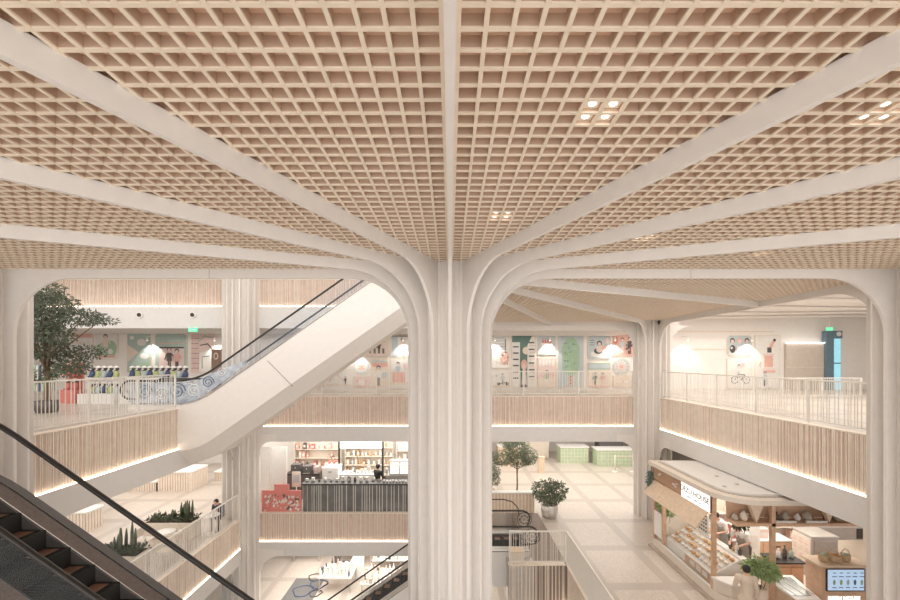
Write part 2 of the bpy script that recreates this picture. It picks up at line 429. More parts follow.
# ================================================================== ESCALATORS
def smooth_path(pts, rad=.7, n=6):
    out = [pts[0]]
    for i in range(1, len(pts)-1):
        p, a, b = Vector(pts[i]), Vector(pts[i-1]), Vector(pts[i+1])
        da = (a-p).normalized()*rad; db = (b-p).normalized()*rad
        for k in range(n+1):
            t = k/n; out.append(tuple((p+da)*(1-t)**2+p*2*t*(1-t)+(p+db)*t*t))
    out.append(pts[-1]); return out
def escalator(label, pts, yn, yf, hh, bodym, deckm, hull, newel=(True, True), steps=None, hull_range=None, glass=GLASSM, hr=.032, decko=.13, decki=.19):
    """pts = deck line (X,z) list left to right; yn,yf glass planes"""
    path = smooth_path(pts)
    t = thing('escalator', (pts[0][0], (yn+yf)/2, min(pts[0][1], pts[-1][1])), label, 'escalator')
    # truss hull
    hp = path; V = []; F = []; n = len(hull)
    for (x, z) in hp:
        for (y, dz) in hull: V.append((x, y, z+dz))
    for i in range(len(hp)-1):
        for k in range(n): F.append((i*n+k, (i+1)*n+k, (i+1)*n+(k+1) % n, i*n+(k+1) % n))
    F.append(list(range(n))); F.append(list(range((len(hp)-1)*n, len(hp)*n))[::-1])
    MB().add(V, F, bodym).build('truss', t)
    for y, sgn in ((yn, -1), (yf, 1)):
        def ribbon(mm, ya, yb, za, zb, nm, par=t):
            V = []; F = []
            for (x, z) in path: V += [(x, ya, z+za), (x, yb, z+za), (x, yb, z+zb), (x, ya, z+zb)]
            for i in range(len(path)-1):
                for k in range(4): F.append((i*4+k, (i+1)*4+k, (i+1)*4+(k+1) % 4, i*4+(k+1) % 4))
            F.append((0, 1, 2, 3)); F.append(tuple(range(len(path)*4-1, len(path)*4-5, -1)))
            return MB().add(V, F, mm).build(nm, par)
        o_, i_ = y+sgn*decko, y-sgn*decki
        lo, hi = sorted((o_, y+sgn*.012)); ribbon(deckm[0], lo, hi, -.02, .0, 'outer_deck')
        lo, hi = sorted((i_, y-sgn*.012)); ribbon(deckm[1], lo, hi, -.02, -.001, 'inner_deck')
        lo, hi = sorted((i_-sgn*.012, i_)); ribbon(DARK if (sgn < 0 and yn < 5) else STEEL, lo, hi, -.035, .004, 'trim_strip')
        lo, hi = sorted((i_-sgn*.011, i_-sgn*.001)); ribbon(GREYM, lo, hi, -.26, -.036, 'skirt')
        # glass and handrail
        gl = ribbon(glass, y-.006, y+.006, -.01, hh-.03, 'glass_panel')
        hpth = [(x, y, z+hh) for (x, z) in path]
        rr = hh*.40
        if newel[1]:
            x, z = path[-1]; c = z+hh-rr
            hpth += [(x+rr*math.sin(a), y, c+rr*math.cos(a)) for a in [math.pi*k/10 for k in range(1, 10)]]+[(x-.25, y, c-rr)]
            gp = [(x-.02, z-.01), (x-.02, z+hh-.02)]+[(x+(rr-.02)*math.sin(a), c+(rr-.02)*math.cos(a)) for a in [math.pi*k/10 for k in range(0, 11)]]
            MB().prism(gp, lambda u, v, q: (u, q, v), y-.006, y+.006, glass).build('glass_end', t)
        if newel[0]:
            x, z = path[0]; c = z+hh-rr
            hpth = [(x+.25, y, c-rr)]+[(x-rr*math.sin(a), y, c+rr*math.cos(a)) for a in [math.pi*k/10 for k in range(9, 0, -1)]]+hpth
            gp = [(x+.02, z-.01), (x+.02, z+hh-.02)]+[(x-(rr-.02)*math.sin(a), c+(rr-.02)*math.cos(a)) for a in [math.pi*k/10 for k in range(0, 11)]]
            MB().prism(gp, lambda u, v, q: (u, q, v), y-.006, y+.006, glass).build('glass_end', t)
        MB().tube(hpth, hr, BLACK, 10).build('handrail', t)
    if steps:
        x0, x1, run, slope = steps
        a, b = yn+decki+.012, yf-decki-.012
        def zat(x):
            for i in range(len(path)-1):
                if path[i][0] <= x <= path[i+1][0]:
                    k = (x-path[i][0])/max(1e-6, path[i+1][0]-path[i][0]); return path[i][1]*(1-k)+path[i+1][1]*k
            return path[-1][1]
        k = 0; x = x0
        while x < x1 and k < 95:
            z = zat(x+run/2)-.11
            m = MB(); m.box(x-.01, x+run+.01, a, b, z-.02, z, STEPM)
            # tread cleats
            for j in range(24):
                yy = a+.02+(b-a-.04)*j/24; m.box(x+.01, x+run-.01, yy, yy+.012, z, z+.008, STEPM)
            zz = z-.32 if slope < 0 else z-.32
            if slope < 0: m.box(x+run-.01, x+run+.012, a, b, z-.33, z+.004, STEPM)
            else: m.box(x-.012, x+.01, a, b, z-.33, z+.004, STEPM)
            s_ = m.build('step', t)
            MB().box(x+.05, x+run-.08, b-.30, b-.06, z+.0085, z+.011, COPPER).build('tread_plate', s_)
            x += run; k += 1
    return t
# A: foreground, going down to the right
YN, YG = 4.3, 5.5
escalator('dark foreground escalator descending across the lower left corner',
          [(-8.9, -1.42), (-6.54, -1.42), (.74, -6.52), (2.9, -6.52)], YN, YG, .775, WHITE2, (GREYM, BROWNM),
          [(YN-.14, -.03), (YN+.19, -.3), (YG-.19, -.3), (YG+.14, -.03), (YG+.14, -1.0), (YG-.2, -1.4), (YN+.2, -1.4), (YN-.14, -1.0)],
          steps=(-8.6, 2.6, .325, -1), hr=.034, decki=.2)
# B: upper, rising to the right
escalator('white upper escalator rising from the left balcony behind the central column',
          [(-10.4, -1.42), (-8.23, -1.42), (-1.05, 3.60)], 13.0, 14.46, .74, WHITE, (STEEL, STEEL),
          [(12.9, -.03), (12.9, -1.53), (13.35, -2.05), (14.15, -2.05), (14.58, -1.53), (14.58, -.03), (14.27, -.3), (13.2, -.3)],
          newel=(True, False), steps=(-10.2, -1.2, .34, 1), glass=GLASSB)
esc_b = [o for o in scene.objects if o.name.startswith('escalator') and 'upper' in o.get('label', '')][0]
m = MB()
m.prism([(-10.4, -1.40), (-8.4, -1.40), (-7.7, -.95), (-6.6, -.12), (-6.6, .0), (-7.7, -.42), (-8.3, -.74), (-10.4, -.74)], lambda u, v, q: (u, q, v), 12.975, 12.985, FILM)
o = m.build('printed_film', esc_b)
m = MB()
for i, (cx_, cz_, rr_) in enumerate(((-9.9, -1.05, .26), (-9.35, -1.1, .22), (-8.85, -1.0, .28), (-8.3, -1.0, .24), (-7.85, -.72, .2), (-7.4, -.4, .16))):
    m.tube([(cx_+(rr_*(1-k/26))*math.cos(k*.6), 12.97, cz_+(rr_*(1-k/26))*math.sin(k*.6)) for k in range(22)], .012, (NAVY, BRIGHT)[i % 2], 5)
m.build('swirl_pattern', o)
m = MB(); m.prism([(-5.9, -.02), (-5.88, -.02), (-5.05, -.86), (-5.07, -.86)], lambda u, v, q: (u, q, v), 12.893, 12.899, GREYM); m.build('panel_joint', esc_b)
# C: lower, landing on the first floor
escalator('lower escalator arriving at the first floor landing behind the central column',
          [(-8.9, -11.6), (-7.07, -11.6), (.23, -6.50), (2.72, -6.50)], 13.75, 15.2, .775, WHITE2, (STEEL, STEEL),
          [(13.6, -.03), (13.94, -.3), (15.0, -.3), (15.35, -.03), (15.35, -1.2), (13.6, -1.2)],
          steps=(-8.6, 2.5, .34, 1), glass=GLASSM)
esc_c = [o for o in scene.objects if o.name.startswith('escalator') and 'lower escalator' in o.get('label', '')][0]
for yy in (13.73, 15.18):
    m = MB()
    for rr_ in (.08, .15, .22, .27): m.tube([(2.82+rr_*math.cos(k*.2618), yy, -6.06+rr_*math.sin(k*.2618)) for k in range(25)], .012, (STEEL, GREYM)[int(rr_*100) % 2], 5)
    for k in range(8): m.tube([(2.82+.08*math.cos(k*.785), yy, -6.06+.08*math.sin(k*.785)), (2.82+.22*math.cos(k*.785+.3), yy, -6.06+.22*math.sin(k*.785+.3))], .01, STEEL, 5)
    m.build('ring_pattern', esc_c)
# ================================================================== MURALS (flat printed panels on the back wall)
WY = 21.5
def hull_round(x0, x1, z0, z1, r, n=5):
    pts = []
    for cx, cz, a0 in ((x1-r, z0+r, -90), (x1-r, z1-r, 0), (x0+r, z1-r, 90), (x0+r, z0+r, 180)):
        for k in range(n+1):
            a = R(a0+90*k/n); pts.append((cx+r*math.cos(a), cz+r*math.sin(a)))
    return pts
class Art:
    """px boxes measured on the wall plane; shapes in 0..1 panel coordinates (u right, v up)"""
    def __init__(s, x0, y0, x1, y1, bgm, r=.02, label='', circle=False, Y=WY):
        k = Y/400
        s.x0, s.x1 = (x0-450)*k, (x1-450)*k; s.z1, s.z0 = (360-y0)*k, (360-y1)*k; s.Y = Y
        s.w = s.x1-s.x0; s.h = s.z1-s.z0; s.a = MB(); s.n = 0
        s.t = thing('mural_panel', ((s.x0+s.x1)/2, Y-.02, s.z0), label, 'mural')
        f = MB()
        if circle:
            pr = lambda q: [((s.x0+s.x1)/2+q*math.cos(2*math.pi*i/28), (s.z0+s.z1)/2+q*math.sin(2*math.pi*i/28)) for i in range(28)]
            po, pi_ = pr(s.w/2+.05), pr(s.w/2)
        else:
            po, pi_ = hull_round(s.x0-.035, s.x1+.035, s.z0-.035, s.z1+.035, r*s.w+.02), hull_round(s.x0, s.x1, s.z0, s.z1, r*s.w+.001)
        f.prism(po, lambda u, v, q: (u, q, v), Y-.035, Y-.002, SAND); f.build('frame', s.t)
        s.a.prism(pi_, lambda u, v, q: (u, q, v), Y-.045, Y-.036, bgm)
    def _p(s, pts, m):
        s.n += 1; q = s.Y-.045-.002*s.n
        s.a.prism([(s.x0+u*s.w, s.z0+v*s.h) for u, v in pts], lambda u, v, t: (u, t, v), q, q+.0019, m); return s
    def rect(s, a, b, c, d, m): return s._p([(a, b), (c, b), (c, d), (a, d)], m)
    def ell(s, u, v, ru, rv, m, n=18, circ=False):
        if circ: rv = ru*s.w/s.h
        return s._p([(u+ru*math.cos(2*math.pi*i/n), v+rv*math.sin(2*math.pi*i/n)) for i in range(n)], m)
    def line(s, pts, wd, m):
        for (a, b), (c, d) in zip(pts, pts[1:]):
            dx, dy = (c-a)*s.w, (d-b)*s.h; l = math.hypot(dx, dy) or 1; nx, ny = -dy/l*wd/2/s.w, dx/l*wd/2/s.h
            s._p([(a-nx, b-ny), (c-nx, d-ny), (c+nx, d+ny), (a+nx, b+ny)], m)
        return s
    def fig(s, u, v, h, top, bot, hair=None):
        """small standing figure, feet at (u,v), height h in panel units"""
        hair = hair or INK; k = s.h/s.w*h
        s.rect(u-.07*k, v, u-.01*k, v+.42*h, bot); s.rect(u+.01*k, v, u+.07*k, v+.42*h, bot)
        s._p([(u-.12*k, v+.4*h), (u+.12*k, v+.4*h), (u+.10*k, v+.76*h), (u-.10*k, v+.76*h)], top)
        s.line([(u-.1*k, v+.72*h), (u-.2*k, v+.45*h)], .05*s.h*h, top); s.line([(u+.1*k, v+.72*h), (u+.22*k, v+.55*h)], .05*s.h*h, top)
        s.ell(u, v+.9*h, .10*k, .105*h, hair); s.ell(u, v+.865*h, .075*k, .08*h, PINK)
        return s
    def scatter(s, n, box, ms, size=.05, seed=0):
        r = random.Random(seed)
        for _ in range(n):
            u = r.uniform(box[0], box[2]); v = r.uniform(box[1], box[3]); s.ell(u, v, size*r.uniform(.5, 1.2), size*s.w/s.h*r.uniform(.5, 1.2), r.choice(ms), 8)
        return s
    def done(s): s.a.build('artwork', s.t); return s.t
a = Art(492, 336, 509, 368, PALE, .12, 'round-cornered mural of grey stripes and a pink patterned bush beside the central column')
for i in range(5): a.rect(.05, .95-.09*i-.03, .75, .95-.09*i, BLUEG)
a.line([(.78, .9), (.78, .55)], .04, INK); a.ell(.72, .32, .26, .22, CORAL); a.scatter(18, (.45, .12, .95, .5), [PINK, INK, PALE], .05, 1); a.scatter(8, (.08, .1, .4, .35), [PINK, SAND], .04, 2); a.done()
a = Art(492, 371, 509, 387, PALE, .05, 'small pale mural of two figures on a scooter, low beside the central column')
a.rect(0, 0, 1, .12, SAND).fig(.62, .15, .7, BLUEG, INK).line([(.35, .2), (.9, .3)], .04, INK).ell(.38, .2, .09, 0, INK, circ=True).ell(.88, .2, .09, 0, INK, circ=True).ell(.25, .7, .06, .06, GREEN); a.done()
a = Art(512, 335, 535, 387, DGREEN, .0, 'dark green night mural of a red-haired woman between pale towers under a moon')
a.rect(0, 0, .34, .86, PALE); a._p([(.66, 0), (1, 0), (1, .98), (.86, .98), (.66, .8)], PALE); a.ell(.62, .70, .17, 0, SAND, circ=True); a._p([(.68, .55), (.8, .55), (.8, .85), (.68, .8)], PALE)
for i in range(6):
    a.rect(.04, .76-i*.12, .28, .785-i*.12, INK); a.rect(.72, .84-i*.13, .96, .865-i*.13, INK); a.rect(.76, .79-i*.13, .98, .80-i*.13, CORAL)
a.rect(.36, 0, .66, .04, INK); a._p([(.40, .05), (.62, .05), (.57, .36), (.45, .36)], PINK); a.rect(.46, .05, .5, .3, PALE).rect(.53, .05, .57, .3, PALE); a.ell(.51, .43, .14, .1, CORAL); a.ell(.51, .40, .08, .06, PINK); a.done()
a = Art(538, 335, 555, 355, BLUEG, .0, 'small grey-blue mural of a red-roofed castle under a wall washer')
a.rect(.2, .15, .8, .6, PALE)
for i in range(4): a._p([(.2+.15*i, .6), (.35+.15*i, .6), (.275+.15*i, .85)], RED)
a.ell(.5, .3, .22, .12, PINK); a.rect(0, 0, 1, .14, TEAL); a.done()
a = Art(538, 358, 555, 387, PINK, .0, 'pale pink mural of dripping bottles and a leaning figure')
for i in range(5): a.ell(.12+.19*i, .82, .07, .1, PALE)
a.rect(0, 0, 1, .3, SAND); a.fig(.5, .08, .5, GREEN, PALE).line([(.0, .42), (.35, .35), (.6, .45), (1, .4)], .04, CORAL); a.done()
a = Art(558, 335, 583, 387, BLUEG, .0, 'tall grey-blue mural of a big rounded green tree')
a.rect(.42, .02, .58, .3, CORAL)
for i in range(4): a.line([(.45, .06+i*.06), (.55, .09+i*.06)], .03, INK)
a._p([(u, .58+(v-.5)*.74) for u, v in hull_round(.14, .86, 0, 1, .34)], TEAL); a._p([(u, .58+(v-.5)*.72) for u, v in hull_round(.17, .83, 0, 1, .32)], GREEN); a.scatter(18, (.25, .35, .75, .88), [DGREEN], .028, 4); a.done()
a = Art(588, 336, 610, 359, BLUEG, .14, 'round-cornered grey mural of a woman sitting among cushions')
a.ell(.5, .22, .4, .16, PALE).ell(.52, .40, .18, .2, PALE).ell(.45, .35, .2, .13, INK).ell(.5, .42, .14, .14, PINK).ell(.5, .68, .12, 0, INK, circ=True).ell(.5, .65, .08, 0, PINK, circ=True).ell(.72, .5, .12, .1, CORAL)
for i in range(3): a.rect(.06, .6+i*.1, .28, .62+i*.1, INK)
a.ell(.88, .78, .08, .14, PINK); a.done()
a = Art(588, 363, 610, 387, SAND, .0, 'mural of a blue river with two picnickers in front')
a.rect(0, .72, 1, 1, TEAL).rect(0, .78, 1, .94, BLUEG).rect(0, 0, 1, .06, CORAL); a.fig(.3, .1, .5, DGREEN, INK).fig(.65, .1, .5, CORAL, PINK); a.line([(.05, .5), (.95, .5)], .03, PALE).line([(.1, .3), (.9, .33)], .03, PINK); a.done()
a = Art(613, 335, 633, 356, CORAL, .0, 'coral mural with two dark dancing figures near the far right column')
a.fig(.45, .12, .75, BLUEG, PALE).fig(.8, .1, .8, INK, INK); a.ell(.12, .75, .1, .18, RED); a.line([(.6, .3), (.98, .55)], .07, INK).scatter(10, (.3, .1, .95, .9), [PALE, PINK], .04, 7); a.done()
a = Art(613, 359, 629, 374, BLUEG, .0, 'round clock-like mural with a pink flower in the middle', circle=True)
a.ell(.5, .5, .40, .40, PALE).ell(.5, .5, .3, .3, BLUEG)
for i in range(8): a.ell(.5+.2*math.cos(i*.785), .5+.2*math.sin(i*.785), .09, .09, PINK)
a.ell(.5, .5, .12, .12, CORAL)
for i in range(12): a.ell(.5+.35*math.cos(i*.5236), .5+.35*math.sin(i*.5236), .025, .025, INK)
a.done()
a = Art(613, 376, 632, 387, SAND, .0, 'small sandy mural of outlined bread loaves below the round one')
a.ell(.3, .5, .2, .25, CORAL).ell(.3, .5, .17, .2, SAND).ell(.7, .5, .2, .25, CORAL).ell(.7, .5, .17, .2, PALE).rect(0, 0, 1, .08, PINK); a.done()
# left of the column
a = Art(391, 335, 409, 357, PALE, .0, 'mural of a dark-haired figure beside a blue window, next to the escalator end')
a.rect(.05, 0, .38, .92, BLUEG).rect(0, .93, 1, .97, INK).fig(.65, .02, .85, PINK, CORAL); a.done()
a = Art(391, 359, 409, 388, PALE, .0, 'mural of a reading figure behind a coral table')
a.fig(.4, .35, .55, BLUEG, INK).rect(.08, .2, .8, .55, CORAL).rect(.0, .12, 1, .2, SAND).ell(.8, .75, .12, .1, PINK); a.done()
a = Art(366, 335, 388, 356, SAND, .0, 'mural of a group of small dark figures just under the escalator')
for i, m_ in enumerate((INK, CORAL, INK, PINK)): a.fig(.2+.2*i, .12, .6, m_, INK)
a.rect(0, 0, 1, .1, PINK); a.done()
a = Art(372, 359, 388, 387, SAND, .0, 'mural of a boy in a white jumper holding a sheet')
a.rect(0, .72, 1, .86, CORAL).rect(0, .88, 1, .94, BLUEG).fig(.42, .05, .72, PALE, INK).ell(.78, .42, .16, .12, BLUEG).rect(.0, 0, 1, .05, PINK); a.done()
a = Art(353, 358, 370, 375, PALE, .0, 'round mural with a grey ring and an orange crown mark', circle=True)
a.ell(.5, .5, .46, .46, BLUEG).ell(.5, .5, .37, .37, PALE)
for i in range(5): a.line([(.5, .42), (.28+.11*i, .62-.03*abs(i-2))], .05, CORAL)
a.rect(.3, .34, .7, .42, CORAL); a.done()
a = Art(354, 377, 370, 387, PINK, .0, 'small pink mural of a pale bell under the round one')
a.ell(.5, .45, .16, .32, PALE).ell(.5, .8, .06, .1, SAND).rect(.1, .05, .9, .12, CORAL).ell(.2, .6, .06, .1, CORAL).ell(.8, .6, .06, .1, CORAL); a.done()
a = Art(327, 370, 351, 385, PALE, .0, 'pale mural of a coral zigzag track with a small dark figure')
a.line([(.1, .2), (.35, .8), (.8, .15)], .05, CORAL).line([(.1, .3), (.2, .7), (.3, .3)], .03, BLUEG).fig(.78, .08, .5, INK, INK).rect(0, 0, 1, .08, SAND); a.done()
a = Art(308, 377, 324, 387, SAND, .0, 'small sandy mural panel lowest under the escalator')
a.rect(0, 0, 1, .2, CORAL).ell(.4, .6, .15, .2, PINK).ell(.7, .55, .12, .18, PALE); a.done()
# left hall
a = Art(75, 332, 93, 368, PALE, .0, 'mural with a pink roof band half hidden behind the tall tree')
a.rect(0, .84, 1, 1, CORAL)
for i in range(4): a.line([(.05, .7-.12*i), (.95, .7-.12*i)], .03, PINK)
a.fig(.3, .05, .5, CORAL, PINK); a.done()
a = Art(97, 332, 118, 359, PALE, .2, 'round-cornered mural of a boy before green bushes')
a.ell(.25, .35, .24, .24, GREEN).ell(.7, .38, .28, .3, GREEN).rect(0.1, .05, .9, .14, CORAL).fig(.45, .12, .8, SAND, TEAL).ell(.68, .28, .12, .1, PALE); a.done()
a = Art(128, 334, 151, 372, TEAL, .0, 'muted green mural of pale hills and clouds beside a bright wall washer')
a._p([(0, .25), (.5, .52), (0, .72)], SAND).ell(.62, .78, .2, .09, PALE).ell(.2, .9, .1, .05, PALE)._p([(0, 0), (1, 0), (1, .3), (.55, .2), (0, .1)], GREEN).ell(.75, .42, .2, .08, PALE); a.done()
a = Art(156, 334, 187, 372, TEAL, .1, 'round-cornered green mural of two people sitting behind a pink counter')
a.rect(.12, 0, .92, .62, PINK).rect(.12, .62, .92, .66, INK).rect(.12, .74, .92, .76, CORAL).fig(.45, .05, .6, INK, INK).fig(.7, .05, .56, CORAL, INK).line([(.05, .9), (.95, .9)], .03, BLUEG); a.done()
a = Art(192, 334, 214, 372, PINK, .0, 'pink brick-patterned mural of a winding street beside the exit sign')
for i in range(7): a.line([(.0, .1+.13*i), (.35, .1+.13*i)], .02, INK)
for i in range(3): a.line([(.08+.12*i, .05), (.08+.12*i, .95)], .015, CORAL)
a._p([(.36, 0), (1, 0), (1, .62), (.36, .5)], PALE).line([(.35, .8), (.6, .95), (.95, .9)], .06, TEAL).line([(.4, .7), (.75, .74), (.95, .6)], .05, INK).line([(.5, .1), (.5, .4), (.85, .42)], .03, INK); a.done()
# right hall
a = Art(727, 336, 751, 356, BLUEG, .16, 'round-cornered grey mural of cartoon-like heads in the upper right hall')
a.rect(.04, .04, .96, .3, PALE)
for i, (u, m_) in enumerate(((.2, INK), (.5, CORAL), (.8, INK))): a.ell(u, .76, .1, .14, m_).ell(u, .72, .07, .1, PINK)
a.ell(.2, .35, .12, .2, INK).ell(.16, .4, .05, .06, PALE).rect(.38, .1, .92, .5, PALE); a.done()
a = Art(727, 359, 751, 388, PALE, .0, 'pale mural of a cyclist on a bicycle')
for u in (.3, .78): a.ell(u, .28, .16, 0, INK, circ=True).ell(u, .28, .13, 0, PALE, circ=True)
a.line([(.3, .28), (.45, .48), (.7, .46), (.78, .28)], .03, INK).line([(.45, .48), (.55, .28), (.7, .46)], .03, INK).ell(.4, .6, .13, .1, PALE).fig(.45, .42, .4, PALE, BLUEG).ell(.62, .82, .09, .06, PINK); a.done()
a = Art(755, 336, 779, 388, PALE, .0, 'tall pale mural of a figure carrying a teetering pile of coral boxes')
a.rect(.36, .4, .72, .64, CORAL).rect(.32, .62, .76, .66, PINK).rect(.48, .68, .66, .78, INK).line([(.62, .78), (.74, .9)], .16, CORAL).ell(.78, .92, .06, .03, INK).line([(.2, .4), (.16, .44), (.22, .5)], .04, CORAL).rect(.28, .34, .78, .38, PINK)
a.fig(.38, .04, .28, BLUEG, INK).rect(.42, .3, .8, .34, CORAL); a.done()

# white portal frames / pilasters between mural groups are part of the wall: light-coloured trim
struct(MB().box(*[ (555-450)*0+(-17.4), 17.4, WY-.012, WY-.001, 1.5, 1.56], SAND).build('trim_13'))

# ---- wall washers: little cylinder lamps with their own light
def washer(pxx, zz, label, power=26, Y=WY-.42, spread=95):
    x = (pxx-450)*WY/400
    t = thing('wall_washer', (x, Y, zz), label, 'wall light', 'wall washers above the murals')
    MB().lathe([(.04, 0), (.05, .02), (.05, .12), (.02, .14)], (x, Y, zz), RAILM, 14).build('housing', t)
    MB().lathe([(.035, -.012), (.035, -.001)], (x, Y, zz), LAMP, 14).build('lens', t)
    MB().tube([(x, Y, zz+.13), (x, Y, zz+.2), (x, WY, zz+.25)], .012, RAILM, 6).build('arm', t)
    d = bpy.data.lights.new('spot', 'SPOT'); d.energy = power; d.spot_size = R(spread); d.spot_blend = .35; d.shadow_soft_size = .04; d.color = (1, .95, .86)
    o = bpy.data.objects.new('spot', d); col.objects.link(o); o.parent = t; o.location = (0, 0, -.03); o.rotation_euler = (R(22), 0, 0)
for p, l in ((153, 'wall washer over the green hills mural'), (219, 'wall washer over the brown clock panel'), (361, 'wall washer above the round crown mural'), (404, 'wall washer nearest the central column on its left'),
             (494, 'wall washer nearest the central column on its right'), (548, 'wall washer over the castle mural'), (612, 'wall washer between the cushions and dancers murals'),
             (683, 'wall washer on the blank white wall behind the right balcony'), (746, 'wall washer over the heads mural')):
    washer(p, 1.02 if p != 361 else .32, l, 60 if p != 361 else 30)

# ================================================================== LEFT UPPER HALL
def nozzle(p, label):
    x, y, z = px(p, 315, YF-.02)
    t = thing('ceiling_speaker', (x, y, z), label, 'speaker', 'round black nozzles on the white band')
    ring = lambda r0, y0, y1, m, nm: MB().prism([(x+r0*math.cos(i*.4488), z+r0*math.sin(i*.4488)) for i in range(14)], lambda u, v, q: (u, q, v), y0, y1, m).build(nm, t)
    ring(.15, y-.05, y, WHITE, 'rim'); ring(.085, y-.075, y-.045, BLACK, 'cone')
nozzle(140, 'left black round nozzle on the white band'); nozzle(193, 'right black round nozzle on the white band')
def exit_sign(x, y, z, wd, label, hang=.14):
    t = thing('exit_sign', (x, y, z), label, 'exit sign')
    MB().box(x-wd/2, x+wd/2, y-.03, y+.03, z, z+.16, EXITG).build('panel', t)
    g = MB().box(x-wd*.3, x-wd*.22, y-.035, y-.031, z+.03, z+.13, BRIGHT).box(x-wd*.1, x+wd*.32, y-.035, y-.031, z+.07, z+.09, BRIGHT)
    g.add([(x+wd*.3, y-.035, z+.04), (x+wd*.42, y-.035, z+.08), (x+wd*.3, y-.035, z+.12)], [(0, 1, 2)], BRIGHT); g.build('pictogram', t)
    MB().tube([(x, y, z+.16), (x, y, z+.16+hang)], .012, RAILM, 6).build('hanger', t)
exit_sign((193-450)*17.2/400, 17.2, 1.22, .36, 'green exit sign hanging over the pink street mural')
exit_sign(19.35, 20.4, 1.50, .32, 'green exit sign over the slate blue doorway', .62)
# brown panel with clock
t = thing('sign_pillar', (-12.05, 20.6, F2), 'brown free-standing panel with a pale oval clock emblem', 'sign pillar')
MB().box(-12.26, -11.8, 20.55, 20.7, F2, .55, mat('brown_panel', (.30, .19, .14), .6)).build('panel', t)
m = MB()
m.prism([(-12.02+.12*math.cos(i*.4), .2+.18*math.sin(i*.4)) for i in range(16)], lambda u, v, q: (u, q, v), 20.53, 20.549, SAND)
m.prism([(-12.02+.075*math.cos(i*.4), .2+.12*math.sin(i*.4)) for i in range(16)], lambda u, v, q: (u, q, v), 20.525, 20.5295, mat('brown_panel', (.30, .19, .14))); m.build('emblem', t)
# display plinths with plush figures
def plinth(x0, x1, y0, label):
    t = thing('display_stand', ((x0+x1)/2, y0, F2), label, 'display stand')
    m = MB(); m.prism(hull_round(x0, x1, y0-.4, y0+.5, .15), lambda u, v, q: (u, v, q), F2, F2+.35, BRIGHT); m.build('base', t)
    MB().box(x0+.1, x1-.1, y0-.1, y0+.45, F2+.9, F2+.94, BRIGHT).build('shelf', t)
    for x in (x0+.15, x1-.15): MB().box(x-.03, x+.03, y0+.32, y0+.38, F2+.35, F2+.9, RAILM).build('leg', t)
plinth(-13.7, -12.35, 15, 'white two-tier stand of plush figures beside the tree')
plinth(-12.2, -9.75, 15, 'long white two-tier stand of plush figures left of the escalator')
def toy(loc, body, cap, label, grp):
    t = thing('plush_figure', loc, label, 'plush toy', grp)
    x, y, z = loc
    m = MB().lathe([(.05, 0), (.085, .02), (.095, .12), (.075, .22), (.04, .26)], loc, body, 12)
    for s_ in (-1, 1): m.tube([(x+s_*.07, y, z+.2), (x+s_*.085, y-.03, z+.08)], .02, body, 6); m.tube([(x+s_*.04, y-.02, z+.06), (x+s_*.05, y-.12, z+.03)], .03, body, 6)
    m.build('body', t)
    MB().ball((x, y, z+.33), (.09, .085, .085), INK, 12, 8).build('head', t)
    m = MB().lathe([(.092, 0), (.088, .03), (.05, .07), (.012, .085)], (x, y, z+.36), cap, 12)
    m.ball((x, y-.078, z+.315), (.045, .02, .035), PALE, 8, 6); m.build('cap', t)
    return t
protos = {}
def place_toys(x0, x1, n, y, z, tier, stand):
    for i in range(n):
        x = x0+(x1-x0)*i/(n-1); k = (i*2+tier) % 3
        bm = (YEL, NAVY, BLUEG)[k]; nm = ('lime green', 'navy blue', 'grey blue')[k]
        lb = '%s plush figure with a white cap, %s tier of the %s stand' % (nm, 'upper' if tier else 'lower', stand)
        if (k, 0) not in protos: protos[(k, 0)] = toy((x, y, z), bm, BRIGHT, lb, None); o = protos[(k, 0)]
        else: o = copy_tree(protos[(k, 0)], (x, y, z), label=lb)
        o['group'] = '%s plush figures on the %s tier of the %s stand' % (nm, 'upper' if tier else 'lower', stand)
for tier, z in ((1, F2+.941), (0, F2+.351)):
    place_toys(-13.45, -12.55, 5, 15.05, z, tier, 'short')
    place_toys(-11.95, -9.95, 10, 15.05, z, tier, 'long')
# red display
t = thing('display_shelf', (-14.0, 14.7, F2), 'red display shelf under the tree branches', 'display shelf')
MB().box(-14.35, -13.8, 14.7, 15.1, F2, F2+.5, RED).build('base', t)
MB().box(-14.35, -13.8, 15.05, 15.1, F2+.5, F2+1.5, RED).build('back_panel', t)
MB().box(-14.35, -13.8, 14.75, 15.05, F2+1.0, F2+1.03, RED).build('shelf', t)
for i, (x, z) in enumerate(((-14.2, F2+.501), (-13.95, F2+.501), (-14.2, F2+1.031), (-13.95, F2+1.031))):
    if i == 0: rt = toy((x, 14.88, z), RED, CORAL, 'red plush figure on the red shelf', 'red plush figures on the red display shelf')
    else: copy_tree(rt, (x, 14.88, z))
# apparel racks at the far left
for (x, m_, lb) in ((-16.4, NAVY, 'rack of dark navy clothes far left behind the railing'), (-15.3, GREEN, 'rack of green and white clothes behind the tree trunk')):
    t = thing('clothes_rack', (x, 14.9, F2), lb, 'clothes rack')
    MB().tube([(x-.45, 14.9, F2), (x-.45, 14.9, F2+1.45), (x+.45, 14.9, F2+1.45), (x+.45, 14.9, F2)], .018, RAILM, 8).build('frame', t)
    for i in range(8):
        c = (m_, PALE, NAVY, m_)[i % 4]; xx = x-.36+i*.1
        MB().prism([(-.04, .45), (.04, .45), (.035, 1.3), (.012, 1.42), (-.012, 1.42), (-.035, 1.3)], lambda u, v, q: (xx+u, 14.9+q, F2+v), -.22, .22, c).build('garment', t)

